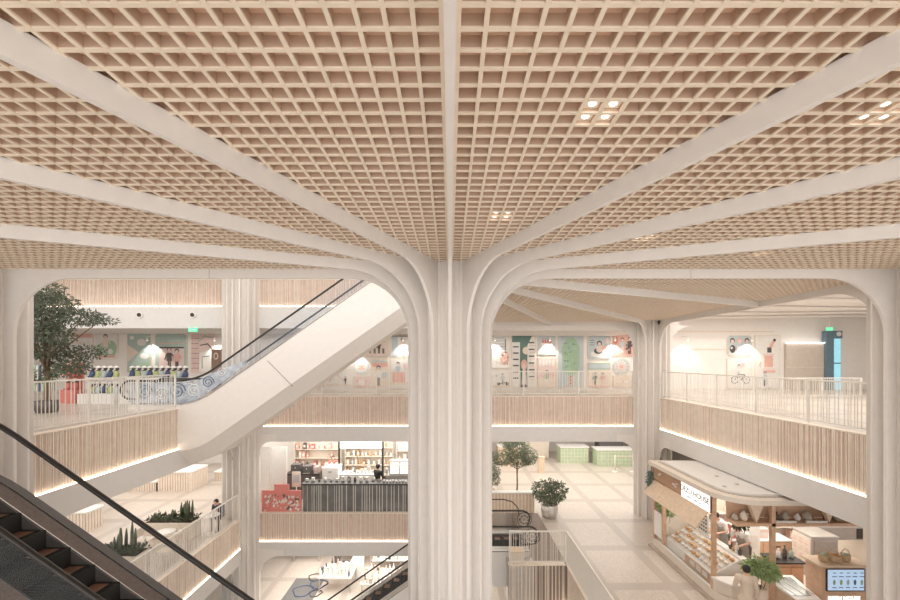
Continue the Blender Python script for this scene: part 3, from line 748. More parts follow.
# ================================================================== PLANTS
def leaves(n, fn, size, m, seed=1, mm=None):
    r = random.Random(seed); b = MB(); V = []; F = []
    for i in range(n):
        p, out = fn(r); p = Vector(p)
        d = (Vector(out)+Vector((r.gauss(0, .5), r.gauss(0, .5), r.gauss(0, .5)))).normalized()
        s_ = d.cross(Vector((r.gauss(0, 1), r.gauss(0, 1), r.gauss(0, 1)))).normalized()
        L = size*r.uniform(.7, 1.3); W = L*.2; nn = d.cross(s_)*L*.12
        k = len(V)
        V += [p, p+d*L*.45+s_*W+nn, p+d*L-nn*.3, p+d*L*.45-s_*W+nn, p+d*L*.5-nn*.4]
        F += [(k, k+1, k+4), (k+1, k+2, k+4), (k+2, k+3, k+4), (k+3, k, k+4)]
    b.add(V, F, m); return b
def tree(loc, label, H, clumps, nleaf, lsize, m, trunk_r=.08, pot=None, seed=1):
    x, y, z = loc
    t = thing('potted_tree', loc, label, 'tree')
    r = random.Random(seed)
    if pot:
        pr, ph, pm = pot
        MB().lathe([(pr*.8, 0), (pr, ph*.5), (pr*.98, ph), (pr*.85, ph), (pr*.85, ph-.05), (.01, ph-.05)], loc, pm, 24).build('pot', t)
    br = MB()
    top = Vector((x, y, z+H*.55))
    br.tube([loc, (x+.03, y, z+H*.25), tuple(top)], trunk_r, BARK, 8, rs=[trunk_r, trunk_r*.8, trunk_r*.55])
    for (cx, cy, cz, rx, ry, rz) in clumps:
        s0 = Vector((x, y, z+H*r.uniform(.25, .5))); e = Vector((x+cx, y+cy, z+cz)); md = (s0+e)/2+Vector((r.uniform(-.1, .1), 0, -.1))
        br.tube([tuple(s0), tuple(md), tuple(e)], .02, BARK, 6, rs=[trunk_r*.45, trunk_r*.3, trunk_r*.12])
    br.build('trunk', t)
    tot = sum(c[3]*c[5] for c in clumps)
    def fn(rr):
        q = rr.uniform(0, tot)
        for c in clumps:
            q -= c[3]*c[5]
            if q <= 0: break
        v = Vector((rr.gauss(0, 1), rr.gauss(0, 1), rr.gauss(0, 1))).normalized()*rr.uniform(.25, 1)**.6
        # leaves gather in sprays
        return (x+c[0]+v.x*c[3], y+c[1]+v.y*c[4], z+c[2]+v.z*c[5]), (v.x, v.y, v.z-.5)
    leaves(nleaf, fn, lsize, m, seed).build('foliage', t)
    return t
r_ = random.Random(4)
# tall tree behind the left column (Y = 12.4)
TY = 12.2
cl = []
for (a_, b_, ra, rb) in ((48, 292, 24, 12), (66, 306, 26, 12), (86, 318, 24, 8), (45, 330, 22, 14), (68, 335, 20, 10), (52, 350, 26, 10), (75, 352, 14, 9), (40, 310, 16, 16), (62, 365, 16, 9), (80, 368, 13, 8), (100, 320, 11, 4), (48, 375, 12, 8), (30, 296, 16, 18), (58, 322, 16, 10)):
    X, Y, Z = px(a_, b_, TY); s_ = TY/400
    cl.append((X+12.3, r_.uniform(-.5, .5), Z-F2, ra*s_*.92, .55, rb*s_*.95))
tree((-12.3, TY, F2), 'tall leafy indoor tree on the upper left balcony behind the left column', 3.9, cl, 7500, .10, LEAF, .09, (.30, .36, GREYM), 3)
# lower floor plants right of the column
tree((3.2, 19.2, F1), 'slender tree with a bare trunk behind the lower escalator landing', 3.3,
     [(.0, 0, 2.5, .65, .5, .5), (-.7, 0, 2.0, .5, .4, .35), (.6, 0, 2.1, .4, .4, .4), (.1, 0, 1.9, .6, .4, .3), (-.3, 0, 2.8, .5, .4, .3)], 3600, .10, LEAF3, .045, (.25, .35, CREAM), 5)
tree((1.9, 18.4, F1), 'small round bush in a pot beside the slender tree', 1.5, [(0, 0, 1.55, .42, .35, .38), (.1, 0, 1.2, .3, .3, .25)], 900, .09, LEAF3, .03, (.22, .75, CREAM), 6)
tree((4.25, 17.1, F1), 'bushy potted plant in a round silver white pot on the lower walkway', 1.6,
     [(-.35, 0, 1.15, .38, .35, .42), (.35, 0, 1.1, .4, .35, .42), (0, 0, .85, .5, .4, .3), (.05, 0, 1.35, .3, .3, .25)], 1800, .12, LEAF3, .035, (.36, .55, mat('silver_glaze', (.66, .62, .57), .3, metal=.35, var=.2)), 7)
def cactus_bed(x0, x1, y, zt, label, seed, spikes, box=True):
    t = thing('planter_box', ((x0+x1)/2, y, F1), label, 'planter')
    if box:
        MB().box(x0, x1, y-.3, y+.3, F1, zt, CREAM).box(x0+.3, x1-.3, y-.31, y-.301, F1+.03, zt-.3, TIMBER).build('box', t)
        MB().box(x0+.03, x1-.03, y-.27, y+.27, zt, zt+.015, SOIL).build('soil', t)
    r = random.Random(seed); m = MB()
    for sx, sh in spikes:
        for k in range(3):
            xx = sx+r.uniform(-.14, .14); yy = y+r.uniform(-.15, .15); hh = sh*r.uniform(.6, 1)
            m.tube([(xx, yy, zt), (xx+.01, yy, zt+hh*.6), (xx+.02, yy, zt+hh)], .05, LEAF, 7, rs=[.05, .048, .015])
    m.build('cactus', t) if spikes else None
    def fn(rr): return (rr.uniform(x0, x1), y+rr.uniform(-.28, .28), zt+.03+abs(rr.gauss(0, .06))), (0, 0, .7)
    leaves(420, fn, .13, LEAF, seed).build('foliage', t)
cactus_bed(-11.4, -9.65, 15.2, F1+.62, 'long white planter of low greens and tall cacti on the lower left floor', 3, [(-10.0, .95), (-10.15, .7), (-9.85, .85), (-10.6, .4)])
cactus_bed(-11.3, -9.9, 12.9, F1+.5, 'nearer planter of cacti and trailing greens beside the foreground escalator', 4, [(-10.45, 1.1), (-10.65, .8), (-10.25, .8)])

# ================================================================== LOWER LEFT LOUNGE
def bar_counter(x0, x1, y0, y1, h, label, m_top=BRIGHT):
    t = thing('slatted_counter', ((x0+x1)/2, (y0+y1)/2, F1), label, 'counter')
    MB().box(x0+.04, x1-.04, y0+.04, y1-.04, F1, F1+h-.06, SLATB).build('body', t)
    m = MB(); u = x0
    while u < x1-.05: m.box(u, u+.09, y0, y0+.04, F1, F1+h-.06, SLAT); u += .13
    u = y0
    while u < y1-.05: m.box(x1-.04, x1, u, u+.09, F1, F1+h-.06, SLAT); u += .13
    m.build('cladding', t)
    MB().prism(hull_round(x0-.04, x1+.04, y0-.04, y1+.04, .12), lambda u, v, q: (u, v, q), F1+h-.06, F1+h, m_top).build('worktop', t)
bar_counter(-15.9, -14.1, 15.5, 16.3, .8, 'white-topped slatted counter nearest the foreground escalator')
bar_counter(-14.9, -13.2, 20.4, 21.8, 1.0, 'rounded slatted counter at the middle of the lower left floor')
bar_counter(-20.5, -14.95, 20.4, 21.6, .5, 'low slatted bench joined to the left of the rounded counter')
bar_counter(-13.1, -11.2, 22.2, 23.2, .5, 'low slatted bench running right from the rounded counter')
t = thing('dark_cabinet', (-11.9, 24.5, F1), 'small dark cabinet with white appliances at the back of the lower left floor', 'cabinet')
MB().box(-12.9, -11.6, 24.5, 25, F1, F1+1.9, INK).build('body', t)
MB().box(-12.7, -12.2, 24.4, 24.49, F1+1.2, F1+1.5, BRIGHT).build('screen', t)
for (x, y, lb) in ((-9.22, 15.4, 'white cafe table in front of the seated person'), (-9.9, 13.9, 'round white cafe table by the lower left railing')):
    t = thing('cafe_table', (x, y, F1), lb, 'table')
    MB().lathe([(.31, 0), (.33, .015), (.31, .03)], (x, y, F1+.71), BRIGHT, 24).build('tabletop', t)
    MB().tube([(x, y, F1+.02), (x, y, F1+.71)], .03, RAILM, 8).build('pole', t)
    MB().lathe([(.24, 0), (.24, .012), (.03, .03)], (x, y, F1), RAILM, 20).build('foot', t)
def chair(x, y, rz, label, first=[None]):
    if first[0] is None:
        t = thing('cafe_chair', (x, y, F1), label, 'chair', None, rz)
        MB().prism(hull_round(-.2, .2, -.2, .2, .06), lambda u, v, q: (u, v, q), .43, .46, CREAM).build('seat', t, False)
        MB().prism(hull_round(-.19, .19, .55, .85, .06), lambda u, v, q: (u, .19+q, v), 0, .03, CREAM).build('backrest', t, False)
        for sx in (-1, 1):
            MB().tube([(sx*.18, -.18, 0), (sx*.16, -.16, .43)], .014, RAILM, 6).build('leg', t, False)
            MB().tube([(sx*.18, .2, 0), (sx*.16, .18, .43), (sx*.16, .2, .6)], .014, RAILM, 6).build('leg', t, False)
        first[0] = t; return t
    return copy_tree(first[0], (x, y, F1), label=label, rz=rz)
chair(-9.9, 14.55, 3.0, 'cream cafe chair behind the round table by the railing'); chair(-9.35, 13.15, .2, 'cream cafe chair in front of the round table by the railing')
chair(-10.6, 15.95-2.0, 1.6, 'cream cafe chair left of the round table by the railing')
# ================================================================== PEOPLE
def caps(b, p, q, r0, r1, m, n=10):
    p, q = Vector(p), Vector(q); b.tube([p, (p+q)/2, q], 0, m, n, rs=[r0, (r0+r1)/2, r1]); b.ball(p, r0, m, n, 6); b.ball(q, r1, m, n, 6)
def remesh(b, name, parent, m, vox=.014, smooth=3):
    o = b.build(name, parent, False)
    md = o.modifiers.new('r', 'REMESH'); md.mode = 'VOXEL'; md.voxel_size = vox; md.use_smooth_shade = True
    if smooth: s_ = o.modifiers.new('s', 'SMOOTH'); s_.iterations = smooth; s_.factor = .5
    dg = bpy.context.evaluated_depsgraph_get(); me = bpy.data.meshes.new_from_object(o.evaluated_get(dg)); o.modifiers.clear()
    me.materials.clear(); me.materials.append(m)
    for p in me.polygons: p.material_index = 0
    o.data = me; return o
def person(loc, rz, label, H=1.7, top=SHIRTW, bottom=DENIM, apron=None, hat=None, pose='work', bend=0.0, long_hair=False, held=None):
    """local frame: faces -Y. pose: work (arms forward), sit, walk"""
    t = thing('person', loc, label, 'person', None, rz); k = H/1.7
    hip = Vector((0, 0, .90*k)) if pose != 'sit' else Vector((0, .0, .50*k))
    lean = Vector((0, -math.sin(bend), math.cos(bend)))
    def up(d, side=0, fwd=0): return hip+lean*d*k+Vector((side*k, -fwd*k, 0))
    sh = [up(.50, -.18), up(.50, .18)]; neck = up(.56); head = up(.70, 0, .02+.12*bend)
    if pose == 'work':
        el = [up(.24, -.24, .10), up(.24, .24, .10)]; ha = [up(.16, -.17, .36), up(.18, .15, .36)]
    elif pose == 'sit':
        el = [up(.22, -.22, .12), up(.22, .22, .12)]; ha = [up(.22, -.08, .36), up(.22, .10, .36)]
    else:
        el = [up(.22, -.23, .02), up(.26, .22, .10)]; ha = [up(-.02, -.23, .10), up(.36, .12, .30)]
    if pose == 'sit':
        kn = [hip+Vector((-.12*k, -.44*k, .0)), hip+Vector((.12*k, -.44*k, .0))]; an = [q+Vector((0, .02, -.42*k)) for q in kn]
    elif pose == 'walk':
        kn = [Vector((-.10*k, -.12*k, .49*k)), Vector((.10*k, .0, .49*k))]; an = [Vector((-.10*k, -.14*k, .08*k)), Vector((.10*k, .16*k, .08*k))]
    else:
        kn = [Vector((-.11*k, -.02, .49*k)), Vector((.11*k, -.02, .49*k))]; an = [Vector((-.12*k, .02, .08*k)), Vector((.12*k, .02, .08*k))]
    b = MB(); S_ = SKIN
    caps(b, hip+Vector((0, 0, .02)), up(.28), .12*k, .105*k, S_); caps(b, up(.28), up(.46), .11*k, .125*k, S_)
    caps(b, sh[0], sh[1], .06*k, .06*k, S_); caps(b, up(.5), neck+lean*.05*k, .06*k, .05*k, S_)
    b.ball(head, (.078*k, .095*k, .115*k), S_, 16, 12); b.ball(head+Vector((0, -.095*k, -.01*k)), (.014*k, .022*k, .022*k), S_, 8, 6)
    b.ball(head+Vector((0, -.035*k, -.075*k)), (.05*k, .05*k, .04*k), S_, 10, 8)
    for s_ in (-1, 1): b.ball(head+Vector((s_*.08*k, .0, -.005)), (.014*k, .02*k, .03*k), S_, 8, 6)
    for i in (0, 1):
        hipj = hip+Vector(((-.095 if i == 0 else .095)*k, 0, -.02*k))
        caps(b, hipj, kn[i], .085*k, .055*k, S_); caps(b, kn[i], an[i], .056*k, .036*k, S_)
        caps(b, an[i]+Vector((0, .02, -.04*k)), an[i]+Vector((0, -.15*k, -.05*k)), .034*k, .03*k, S_)
        caps(b, sh[i], el[i], .05*k, .038*k, S_); caps(b, el[i], ha[i], .037*k, .026*k, S_)
        d = (ha[i]-el[i]).normalized(); sd = d.cross(Vector((0, 0, 1))); sd = sd.normalized() if sd.length > .1 else Vector((1, 0, 0)); nn = sd.cross(d)
        pc = ha[i]+d*.045*k; caps(b, ha[i], pc, .024*k, .03*k, S_)
        for f_, (o_, l_) in enumerate(((-.027, .060), (-.009, .072), (.009, .068), (.027, .052))):
            a_ = pc+sd*o_*k+d*.02*k; mid = a_+d*l_*.55*k-nn*.004*k; caps(b, a_, mid, .0095*k, .009*k, S_, 6); caps(b, mid, mid+d*l_*.35*k-nn*.022*k, .009*k, .008*k, S_, 6)
        th = ha[i]+sd*(.026 if i == 0 else -.026)*k; caps(b, th, th+(d*.04+sd*(.028 if i == 0 else -.028))*k, .011*k, .009*k, S_, 6)
    remesh(b, 'body', t, SKIN, .0095*k, 2)
    # face marks
    fm = MB()
    for s_ in (-1, 1): fm.ball(head+Vector((s_*.03*k, -.088*k, .012*k)), (.011*k, .008*k, .007*k), INK, 8, 6)
    fm.ball(head+Vector((0, -.088*k, -.05*k)), (.02*k, .008*k, .005*k), RED, 8, 6); fm.build('face', t, False)
    # clothes
    c = MB(); q = 1.14
    caps(c, hip+Vector((0, 0, .0)), up(.28), .135*k, .125*k, top); caps(c, up(.28), up(.45), .128*k, .142*k, top); caps(c, sh[0], sh[1], .074*k, .074*k, top)
    sl = .62 if pose != 'x' else 1
    for i in (0, 1): caps(c, sh[i], sh[i]+(el[i]-sh[i])*(.75 if top in (SHIRTW,) else 1), .066*k, .056*k, top)
    if top not in (SHIRTW,):
        for i in (0, 1): caps(c, el[i], el[i]+(ha[i]-el[i])*.85, .052*k, .042*k, top)
    remesh(c, 'shirt', t, top, .014*k, 3)
    c = MB()
    caps(c, hip+Vector((-.04*k, 0, 0)), hip+Vector((.04*k, 0, 0)), .13*k, .13*k, bottom)
    for i in (0, 1):
        hipj = hip+Vector(((-.095 if i == 0 else .095)*k, 0, -.02*k)); caps(c, hipj, kn[i], .10*k, .072*k, bottom); caps(c, kn[i], an[i]+(kn[i]-an[i])*.08, .07*k, .056*k, bottom)
    remesh(c, 'trousers', t, bottom, .014*k, 3)
    c = MB()
    for i in (0, 1): caps(c, an[i]+Vector((0, .03, -.045*k)), an[i]+Vector((0, -.16*k, -.05*k)), .042*k, .036*k, INK)
    remesh(c, 'shoes', t, INK, .011, 1)
    h = MB(); h.ball(head+Vector((0, .018*k, .03*k)), (.092*k, .10*k, .105*k), HAIR, 16, 12)
    if long_hair: h.ball(head+Vector((0, .06*k, -.09*k)), (.085*k, .05*k, .14*k), HAIR, 12, 10)
    h.build('hair', t, False)
    if hat:
        m = MB(); m.lathe([(.10*k, 0), (.104*k, .03), (.09*k, .08), (.03*k, .11)], tuple(head+Vector((0, .01, .04*k))), hat, 16); m.lathe([(.12*k, 0), (.12*k, .008)], tuple(head+Vector((0, -.02, .04*k))), hat, 16); m.build('cap', t, False)
    if apron:
        m = MB(); V = []; F = []
        rows = [(.42, .09), (.30, .12), (.1, .15), (-.05, .17), (-.35, .18)]
        for (d_, w_) in rows:
            for j in range(7):
                u = -1+2*j/6; base = up(d_) if d_ > 0 else hip+Vector((0, 0, d_*k))
                V.append(base+Vector((u*w_*k, -(.158-.07*u*u)*k, 0)))
        n0 = len(V); V += [v_+Vector((0, .006, 0)) for v_ in V]
        for i in range(4):
            for j in range(6): a_ = i*7+j; F += [(a_, a_+1, a_+8, a_+7), (n0+a_, n0+a_+7, n0+a_+8, n0+a_+1)]
        m.add(V, F, apron, True); m.build('apron', t, False)
    return t

# ================================================================== LOWER CAFE (left of the column)
CY = 17.62
t = thing('slatted_bar', (-3.8, CY+.35, F1), 'long dark grey slatted bar with a black top on the lower far edge', 'bar counter')
MB().box(-6.5, -.7, CY+.06, CY+.6, F1, F1+1.18, mat('grey_bar_backing', (.17, .165, .16), .6, var=.3, scale=2)).build('body', t)
m = MB(); r = random.Random(5); u = -6.5
while u < -.75:
    m.box(u, u+.022, CY+.02, CY+.06, F1, F1+1.18, r.choice((RAILM, RAILM, STEEL))); u += r.choice((.09, .12, .2, .3))
m.build('slats', t)
MB().box(-6.56, -.7, CY, CY+.68, F1+1.18, F1+1.24, BLACK).build('worktop', t)
m_red = mat('red_print', (.70, .24, .21), .6)
t = thing('printed_barrier', (-7.4, CY, F1), 'red barrier printed with pale line drawings left of the dark bar', 'barrier')
MB().box(-8.3, -6.55, CY, CY+.06, F1, F1+.95, m_red).box(-7.75, -7.1, CY, CY+.06, F1+.951, F1+1.22, m_red).build('panel', t)
m = MB(); r = random.Random(8)
for i in range(95):
    x = r.uniform(-8.18, -6.65); z = F1+r.uniform(.08, .75); rx = r.uniform(.02, .07); mm = r.choice((PALE, SAND, PINK, m_red, PALE, GREYM))
    q = CY-.002-.0005*i
    m.prism([(x+rx*math.cos(j*.785), z+rx*r.uniform(.6, 1.5)*math.sin(j*.785)) for j in range(8)], lambda u, v, w_: (u, w_, v), q-.0004, q, mm)
m.build('drawing', t)
# things on the bar
def small(name, loc, label, cat, parts, group=None):
    t = thing(name, loc, label, cat, group)
    for nm, b in parts: b.build(nm, t)
    return t
zb = F1+1.241
for i in range(16):
    x = -2.95+i*.14
    b = MB().lathe([(.03, 0), (.04, .02), (.045, .09), (.038, .10)], (x, CY+.25, zb), BRIGHT if i % 3 else STEEL, 10)
    o = b.build('cup'); tag(o, 'small white or steel cup in the row on the black bar top', 'cup', 'cups lined on the black bar top')
# kitchen behind
KF = F1
def cabinet(x0, x1, y0, y1, h, m, label, name='kitchen_unit', cat='kitchen unit', top=STEEL, z=None):
    z = F1 if z is None else z
    t = thing(name, ((x0+x1)/2, (y0+y1)/2, z), label, cat)
    MB().box(x0, x1, y0, y1, z, z+h-.04, m).build('body', t)
    MB().box(x0-.02, x1+.02, y0-.02, y1+.02, z+h-.04, z+h, top).build('worktop', t)
    n = max(1, int((x1-x0)/.7))
    for i in range(n):
        a = x0+(x1-x0)*i/n+.03; b = x0+(x1-x0)*(i+1)/n-.03
        d = MB().box(a, b, y0-.02, y0-.001, z+.08, z+h-.1, m).build('door', t)
        MB().box((a+b)/2-.08, (a+b)/2+.08, y0-.04, y0-.021, z+h-.2, z+h-.18, DARK).build('handle', d)
    return t
cabinet(-6.1, -5.35, 19.1, 19.8, 1.55, BRIGHT, 'tall white appliance cabinet behind the bar', top=BRIGHT)
cabinet(-5.3, -3.7, 19.4, 20.1, 1.15, BRIGHT, 'white glass-fronted serving counter behind the bar', top=BRIGHT)
cabinet(-7.9, -6.3, 19.3, 19.9, 1.2, GREYM, 'dark steel preparation counter at the left of the kitchen', top=DARK)
cabinet(-3.2, -1.9, 19.4, 20.0, 1.1, STEEL, 'steel counter at the right of the kitchen')
cabinet(-1.8, -.8, 19.4, 20.0, 1.1, STEEL, 'steel counter nearest the column in the kitchen')
t = thing('display_oven', (-2.3, 19.7, F1+1.1), 'steel display oven with two lit panes on the right kitchen counter', 'oven')
MB().box(-2.95, -1.95, 19.45, 19.95, F1+1.1, F1+1.78, STEEL).build('body', t)
for x in (-2.9, -2.42):
    d = MB().box(x, x+.42, 19.42, 19.449, F1+1.18, F1+1.70, SIGNW).build('door', t)
    for k in range(3): MB().box(x+.03, x+.39, 19.40, 19.419, F1+1.26+k*.16, F1+1.285+k*.16, BREAD).build('rack', d)
for i, (x, m_, w_, h_, lb) in enumerate(((-7.5, INK, .45, .42, 'black coffee machine at the far left of the kitchen'), (-6.95, INK, .38, .34, 'black grinder beside the coffee machine'), (-6.5, STEEL, .22, .3, 'steel kettle box on the dark counter'))):
    small('coffee_machine', (x, 19.6, F1+1.2), lb, 'coffee machine', [('body', MB().box(x-w_/2, x+w_/2, 19.4, 19.8, F1+1.201, F1+1.2+h_, m_)), ('drip_tray', MB().box(x-w_/2+.03, x+w_/2-.03, 19.33, 19.4, F1+1.201, F1+1.23, STEEL)), ('spout', MB().tube([(x, 19.39, F1+1.2+h_*.7), (x, 19.34, F1+1.2+h_*.6)], .02, STEEL, 6))])
r = random.Random(31)
for i, (x0_, x1_, y_, z_, n_) in enumerate(((-5.2, -3.8, 19.6, F1+1.151, 9), (-3.1, -3.0, 19.6, F1+1.101, 1), (-1.7, -.9, 19.6, F1+1.101, 5), (-6.0, -5.5, 19.4, F1+1.551, 3), (-6.45, -2.4, CY+.45, F1+1.2405, 16))):
    for k in range(n_):
        x = x0_+(x1_-x0_)*k/max(1, n_-1); h_ = r.uniform(.1, .34) if i < 4 else r.uniform(.06, .2); m_ = r.choice((BRIGHT, STEEL, PALE, SAND, BLUEG, INK, CREAM)); b = MB()
        if i == 4 and x > -3.05: continue
        if r.random() < .5: b.box(x-.06, x+.06, y_-.06, y_+.06, z_, z_+h_, m_).box(x-.045, x+.045, y_-.064, y_-.0605, z_+.02, z_+h_*.7, PALE)
        else: b.lathe([(.05, 0), (.06, h_*.2), (.055, h_*.7), (.025, h_)], (x, y_, z_), m_, 10)
        tag(b.build('kitchen_jar'), 'small jar or box standing on the %s' % ('serving counter', 'steel counter', 'counter nearest the column', 'tall appliance cabinet', 'left part of the black bar top')[i], 'jar', 'jars on the %s' % ('serving counter', 'steel counter', 'counter nearest the column', 'tall appliance cabinet', 'left part of the black bar top')[i])
# lightbox menu with posts
t = thing('menu_lightbox', (-4.1, 20.4, F1), 'wide glowing white menu lightbox on black posts over the serving counter', 'menu board')
MB().box(-5.6, -3.45, 20.4, 20.5, F1+2.2, F1+2.75, LIGHTBOX).build('panel', t)
for x in (-5.65, -3.42): MB().box(x-.05, x+.03, 20.38, 20.5, F1, F1+2.75, DARK).build('post', t)
# back shelves with goods
def shelf_unit(x0, x1, y, h, label, ms, seed, z=None, sc=1.0, depth=.4):
    z = F1 if z is None else z
    t = thing('shelf_unit', ((x0+x1)/2, y, z), label, 'shelf')
    MB().box(x0, x1, y+depth, y+depth+.03, z, z+h, CREAM).build('back_panel', t)
    for x in (x0, x1-.03): MB().box(x, x+.03, y, y+depth, z, z+h, CREAM).build('side_panel', t)
    r = random.Random(seed); n = max(2, int(h/.45))
    spots = []
    for k in range(n):
        zz = z+.08+k*(h-.1)/n; MB().box(x0+.03, x1-.03, y, y+depth, zz, zz+.025, CREAM).build('shelf', t)
        u = x0+.08
        while u < x1-.2: spots.append((u, zz+.026, (h-.1)/n)); u += r.uniform(.18, .32)*sc
    return spots
def goods(spots, y, ms, seed, group, label, nm='packet', cat='packet'):
    r = random.Random(seed)
    for (u, zz, hh) in spots:
        if r.random() < .12: continue
        w_ = r.uniform(.09, .17); h_ = hh*r.uniform(.35, .75); m_ = r.choice(ms); b = MB()
        if r.random() < .5: b.box(u, u+w_, y+.06, y+.26, zz, zz+h_, m_).box(u+.01, u+w_-.01, y+.055, y+.0595, zz+h_*.3, zz+h_*.7, PALE)
        else: b.lathe([(w_*.4, 0), (w_*.5, h_*.1), (w_*.5, h_*.7), (w_*.2, h_*.85), (w_*.22, h_)], (u+w_/2, y+.16, zz), m_, 10)
        tag(b.build(nm), label, cat, group)
MIX = [PINK, SAND, BRIGHT, CORAL, BLUEG, CREAM, BREAD, INK]
sp = shelf_unit(-8.9, -6.3, 22.8, 2.1, 'cream shelf of orange and pink goods at the back left of the kitchen', MIX, 1)
goods(sp, 22.8, [CORAL, CORAL, PINK, RED, SAND, INK], 2, 'goods on the back left kitchen shelf', 'boxed or bottled item on the back left kitchen shelf')
sp = shelf_unit(-6.1, -3.3, 23.2, 2.1, 'pale shelf of dishes and jars behind the serving counter', MIX, 2)
goods(sp, 23.2, [BRIGHT, PALE, SAND, BLUEG, BREAD], 3, 'jars on the middle kitchen shelf', 'jar or packet on the middle kitchen shelf')
sp = shelf_unit(-3.0, -.7, 22.4, 2.1, 'pale shelf of white boxes behind the display oven', MIX, 3)
goods(sp, 22.4, [BRIGHT, BRIGHT, PALE, SAND, BREAD], 4, 'white boxes on the right kitchen shelf', 'white box or jar on the right kitchen shelf')
# partition at the left of the cafe
t = thing('glass_partition', (-8.9, 18.9, F1), 'frosted glass partition at the left end of the cafe', 'partition')
MB().box(-9.2, -7.75, 18.9, 18.92, F1, F1+2.6, mat('frosted_glass', (.80, .79, .77), .4, alpha=.55)).build('pane', t)
for x in (-9.22, -8.5, -7.75): MB().box(x, x+.04, 18.88, 18.94, F1, F1+2.6, RAILM).build('mullion', t)
t = thing('menu_easel', (-7.1, 18.6, F1), 'pale menu stand behind the red barrier', 'menu stand')
MB().box(-7.35, -6.95, 18.6, 18.63, F1+.8, F1+1.5, CREAM).box(-7.3, -7.0, 18.595, 18.599, F1+1.0, F1+1.35, BLUEG).build('board', t)
MB().tube([(-7.15, 18.62, F1), (-7.15, 18.62, F1+.8)], .025, RAILM, 8).build('pole', t)
person((-3.42, 18.95, F1), R(150), 'person in a black top and cap working behind the dark bar', 1.72, BLACKC, BLACKC, hat=BLACKC, pose='work')
person((-6.15, 21.0, F1), R(20), 'person in a red top in the back of the kitchen', 1.66, RED, INK, pose='work')
person((-9.2, 16.1, F1-.03), R(0), 'person in dark clothes leaning over the cafe table at the lower left railing', 1.7, DENIM, INK, pose='sit', bend=.45)
chair(-9.2, 15.98, 0, 'cream cafe chair under the seated person')

# ================================================================== LOWER RIGHT MARKET HALL
def green_counter(x0, x1, y0, y1, lb):
    t = thing('green_counter', ((x0+x1)/2, y0, F1), lb, 'counter')
    MB().box(x0, x1, y0, y1, F1, F1+1.0, mat('pale_green_tile', (.50, .60, .40), .5, var=.1)).build('body', t)
    m = MB()
    u = x0
    while u < x1: m.box(u, u+.02, y0-.01, y0, F1+.02, F1+1.0, PALE); u += .22
    for k in range(4): m.box(x0, x1, y0-.011, y0, F1+.2+k*.22, F1+.215+k*.22, PALE)
    m.build('tile_joints', t)
    MB().box(x0-.05, x1+.05, y0-.05, y1+.05, F1+1.0, F1+1.05, BRIGHT).build('worktop', t)
green_counter(9.3, 14.0, 25.2, 26.2, 'long pale green tiled counter in the far market hall')
green_counter(7.2, 9.0, 26.0, 27.0, 'shorter green tiled counter left of the long one')
for i, x in enumerate((9.9, 11.0)):
    t = thing('queue_post', (x, 24.0, F1), ('left', 'right')[i]+' cream queue post in front of the green counter', 'queue post')
    MB().tube([(x, 24, F1+.02), (x, 24, F1+1.0)], .03, RAILM, 8).build('pole', t); MB().lathe([(.2, 0), (.2, .02), (.03, .04)], (x, 24, F1), RAILM, 18).build('base', t)
t = thing('queue_belt', (10.45, 24, F1+.9), 'cream queue belt joining the posts before the green counter', 'queue belt'); MB().box(9.94, 10.96, 23.99, 24.01, F1+.9, F1+.95, CREAM).build('belt', t)
for i, (x, y, w_, h_, m_, lb) in enumerate(((10.6, 26.3, 1.6, 1.75, INK, 'black appliance block behind the long green counter'), (6.0, 27.5, 1.6, 1.5, CREAM, 'cream shop kiosk at the back of the market hall'), (3.8, 25.5, 1.5, 1.2, OAK, 'pale oak display counter at the left of the market hall'),
                                           (12.9, 26.6, 1.2, 1.6, CREAM, 'cream cabinet behind the right end of the green counter'), (1.6, 24, 1.6, 1.4, BRIGHT, 'white counter just right of the central column'))):
    cabinet(x-w_/2, x+w_/2, y, y+.8, h_, m_, lb, 'shop_cabinet', 'cabinet', BRIGHT)
t = thing('wooden_stand', (5.4, 23.8, F1), 'small wooden display stand standing on the far walkway', 'stand')
MB().box(5.25, 5.6, 23.7, 23.95, F1, F1+.9, OAK).build('body', t); MB().box(5.22, 5.63, 23.68, 23.97, F1+.9, F1+.95, OAK).build('top', t)
# wooden planter walls behind escalator landing
t = thing('planter_wall', (2.6, 17.75, F1), 'pale timber planter wall behind the lower escalator landing', 'planter wall')
m = MB().box(1.0, 3.7, 17.55, 17.75, F1, F1+.85, OAK)
for k in range(18): m.box(1.02+k*.15, 1.08+k*.15, 17.53, 17.55, F1, F1+.85, SLAT)
m.build('body', t); MB().box(.95, 3.75, 17.5, 17.8, F1+.85, F1+.9, BRIGHT).build('cap', t)
t = thing('guard_hoop', (2.3, 16.4, F1), 'thin dark metal hoop guard behind the escalator landing', 'guard rail')
MB().tube([(.6, 16.5, F1+.95), (2.2, 16.5, F1+.95), (2.55, 16.5, F1+.86), (2.8, 16.5, F1+.62), (2.85, 16.5, F1+.3), (2.85, 16.5, F1)], .022, DARK, 8).build('bar', t)
t = thing('control_box', (2.35, 13.3, F1), 'beige control box at the foot of the short railing', 'box')
MB().box(1.98, 2.45, 13.15, 13.5, F1+.0, F1+.36, CREAM).build('body', t); MB().box(1.96, 2.47, 13.13, 13.52, F1+.361, F1+.39, OAK).build('lid', t)
slab('floor', 1.91, 2.75, 13.05, 13.58, F1-1.2, F1, STEEL)

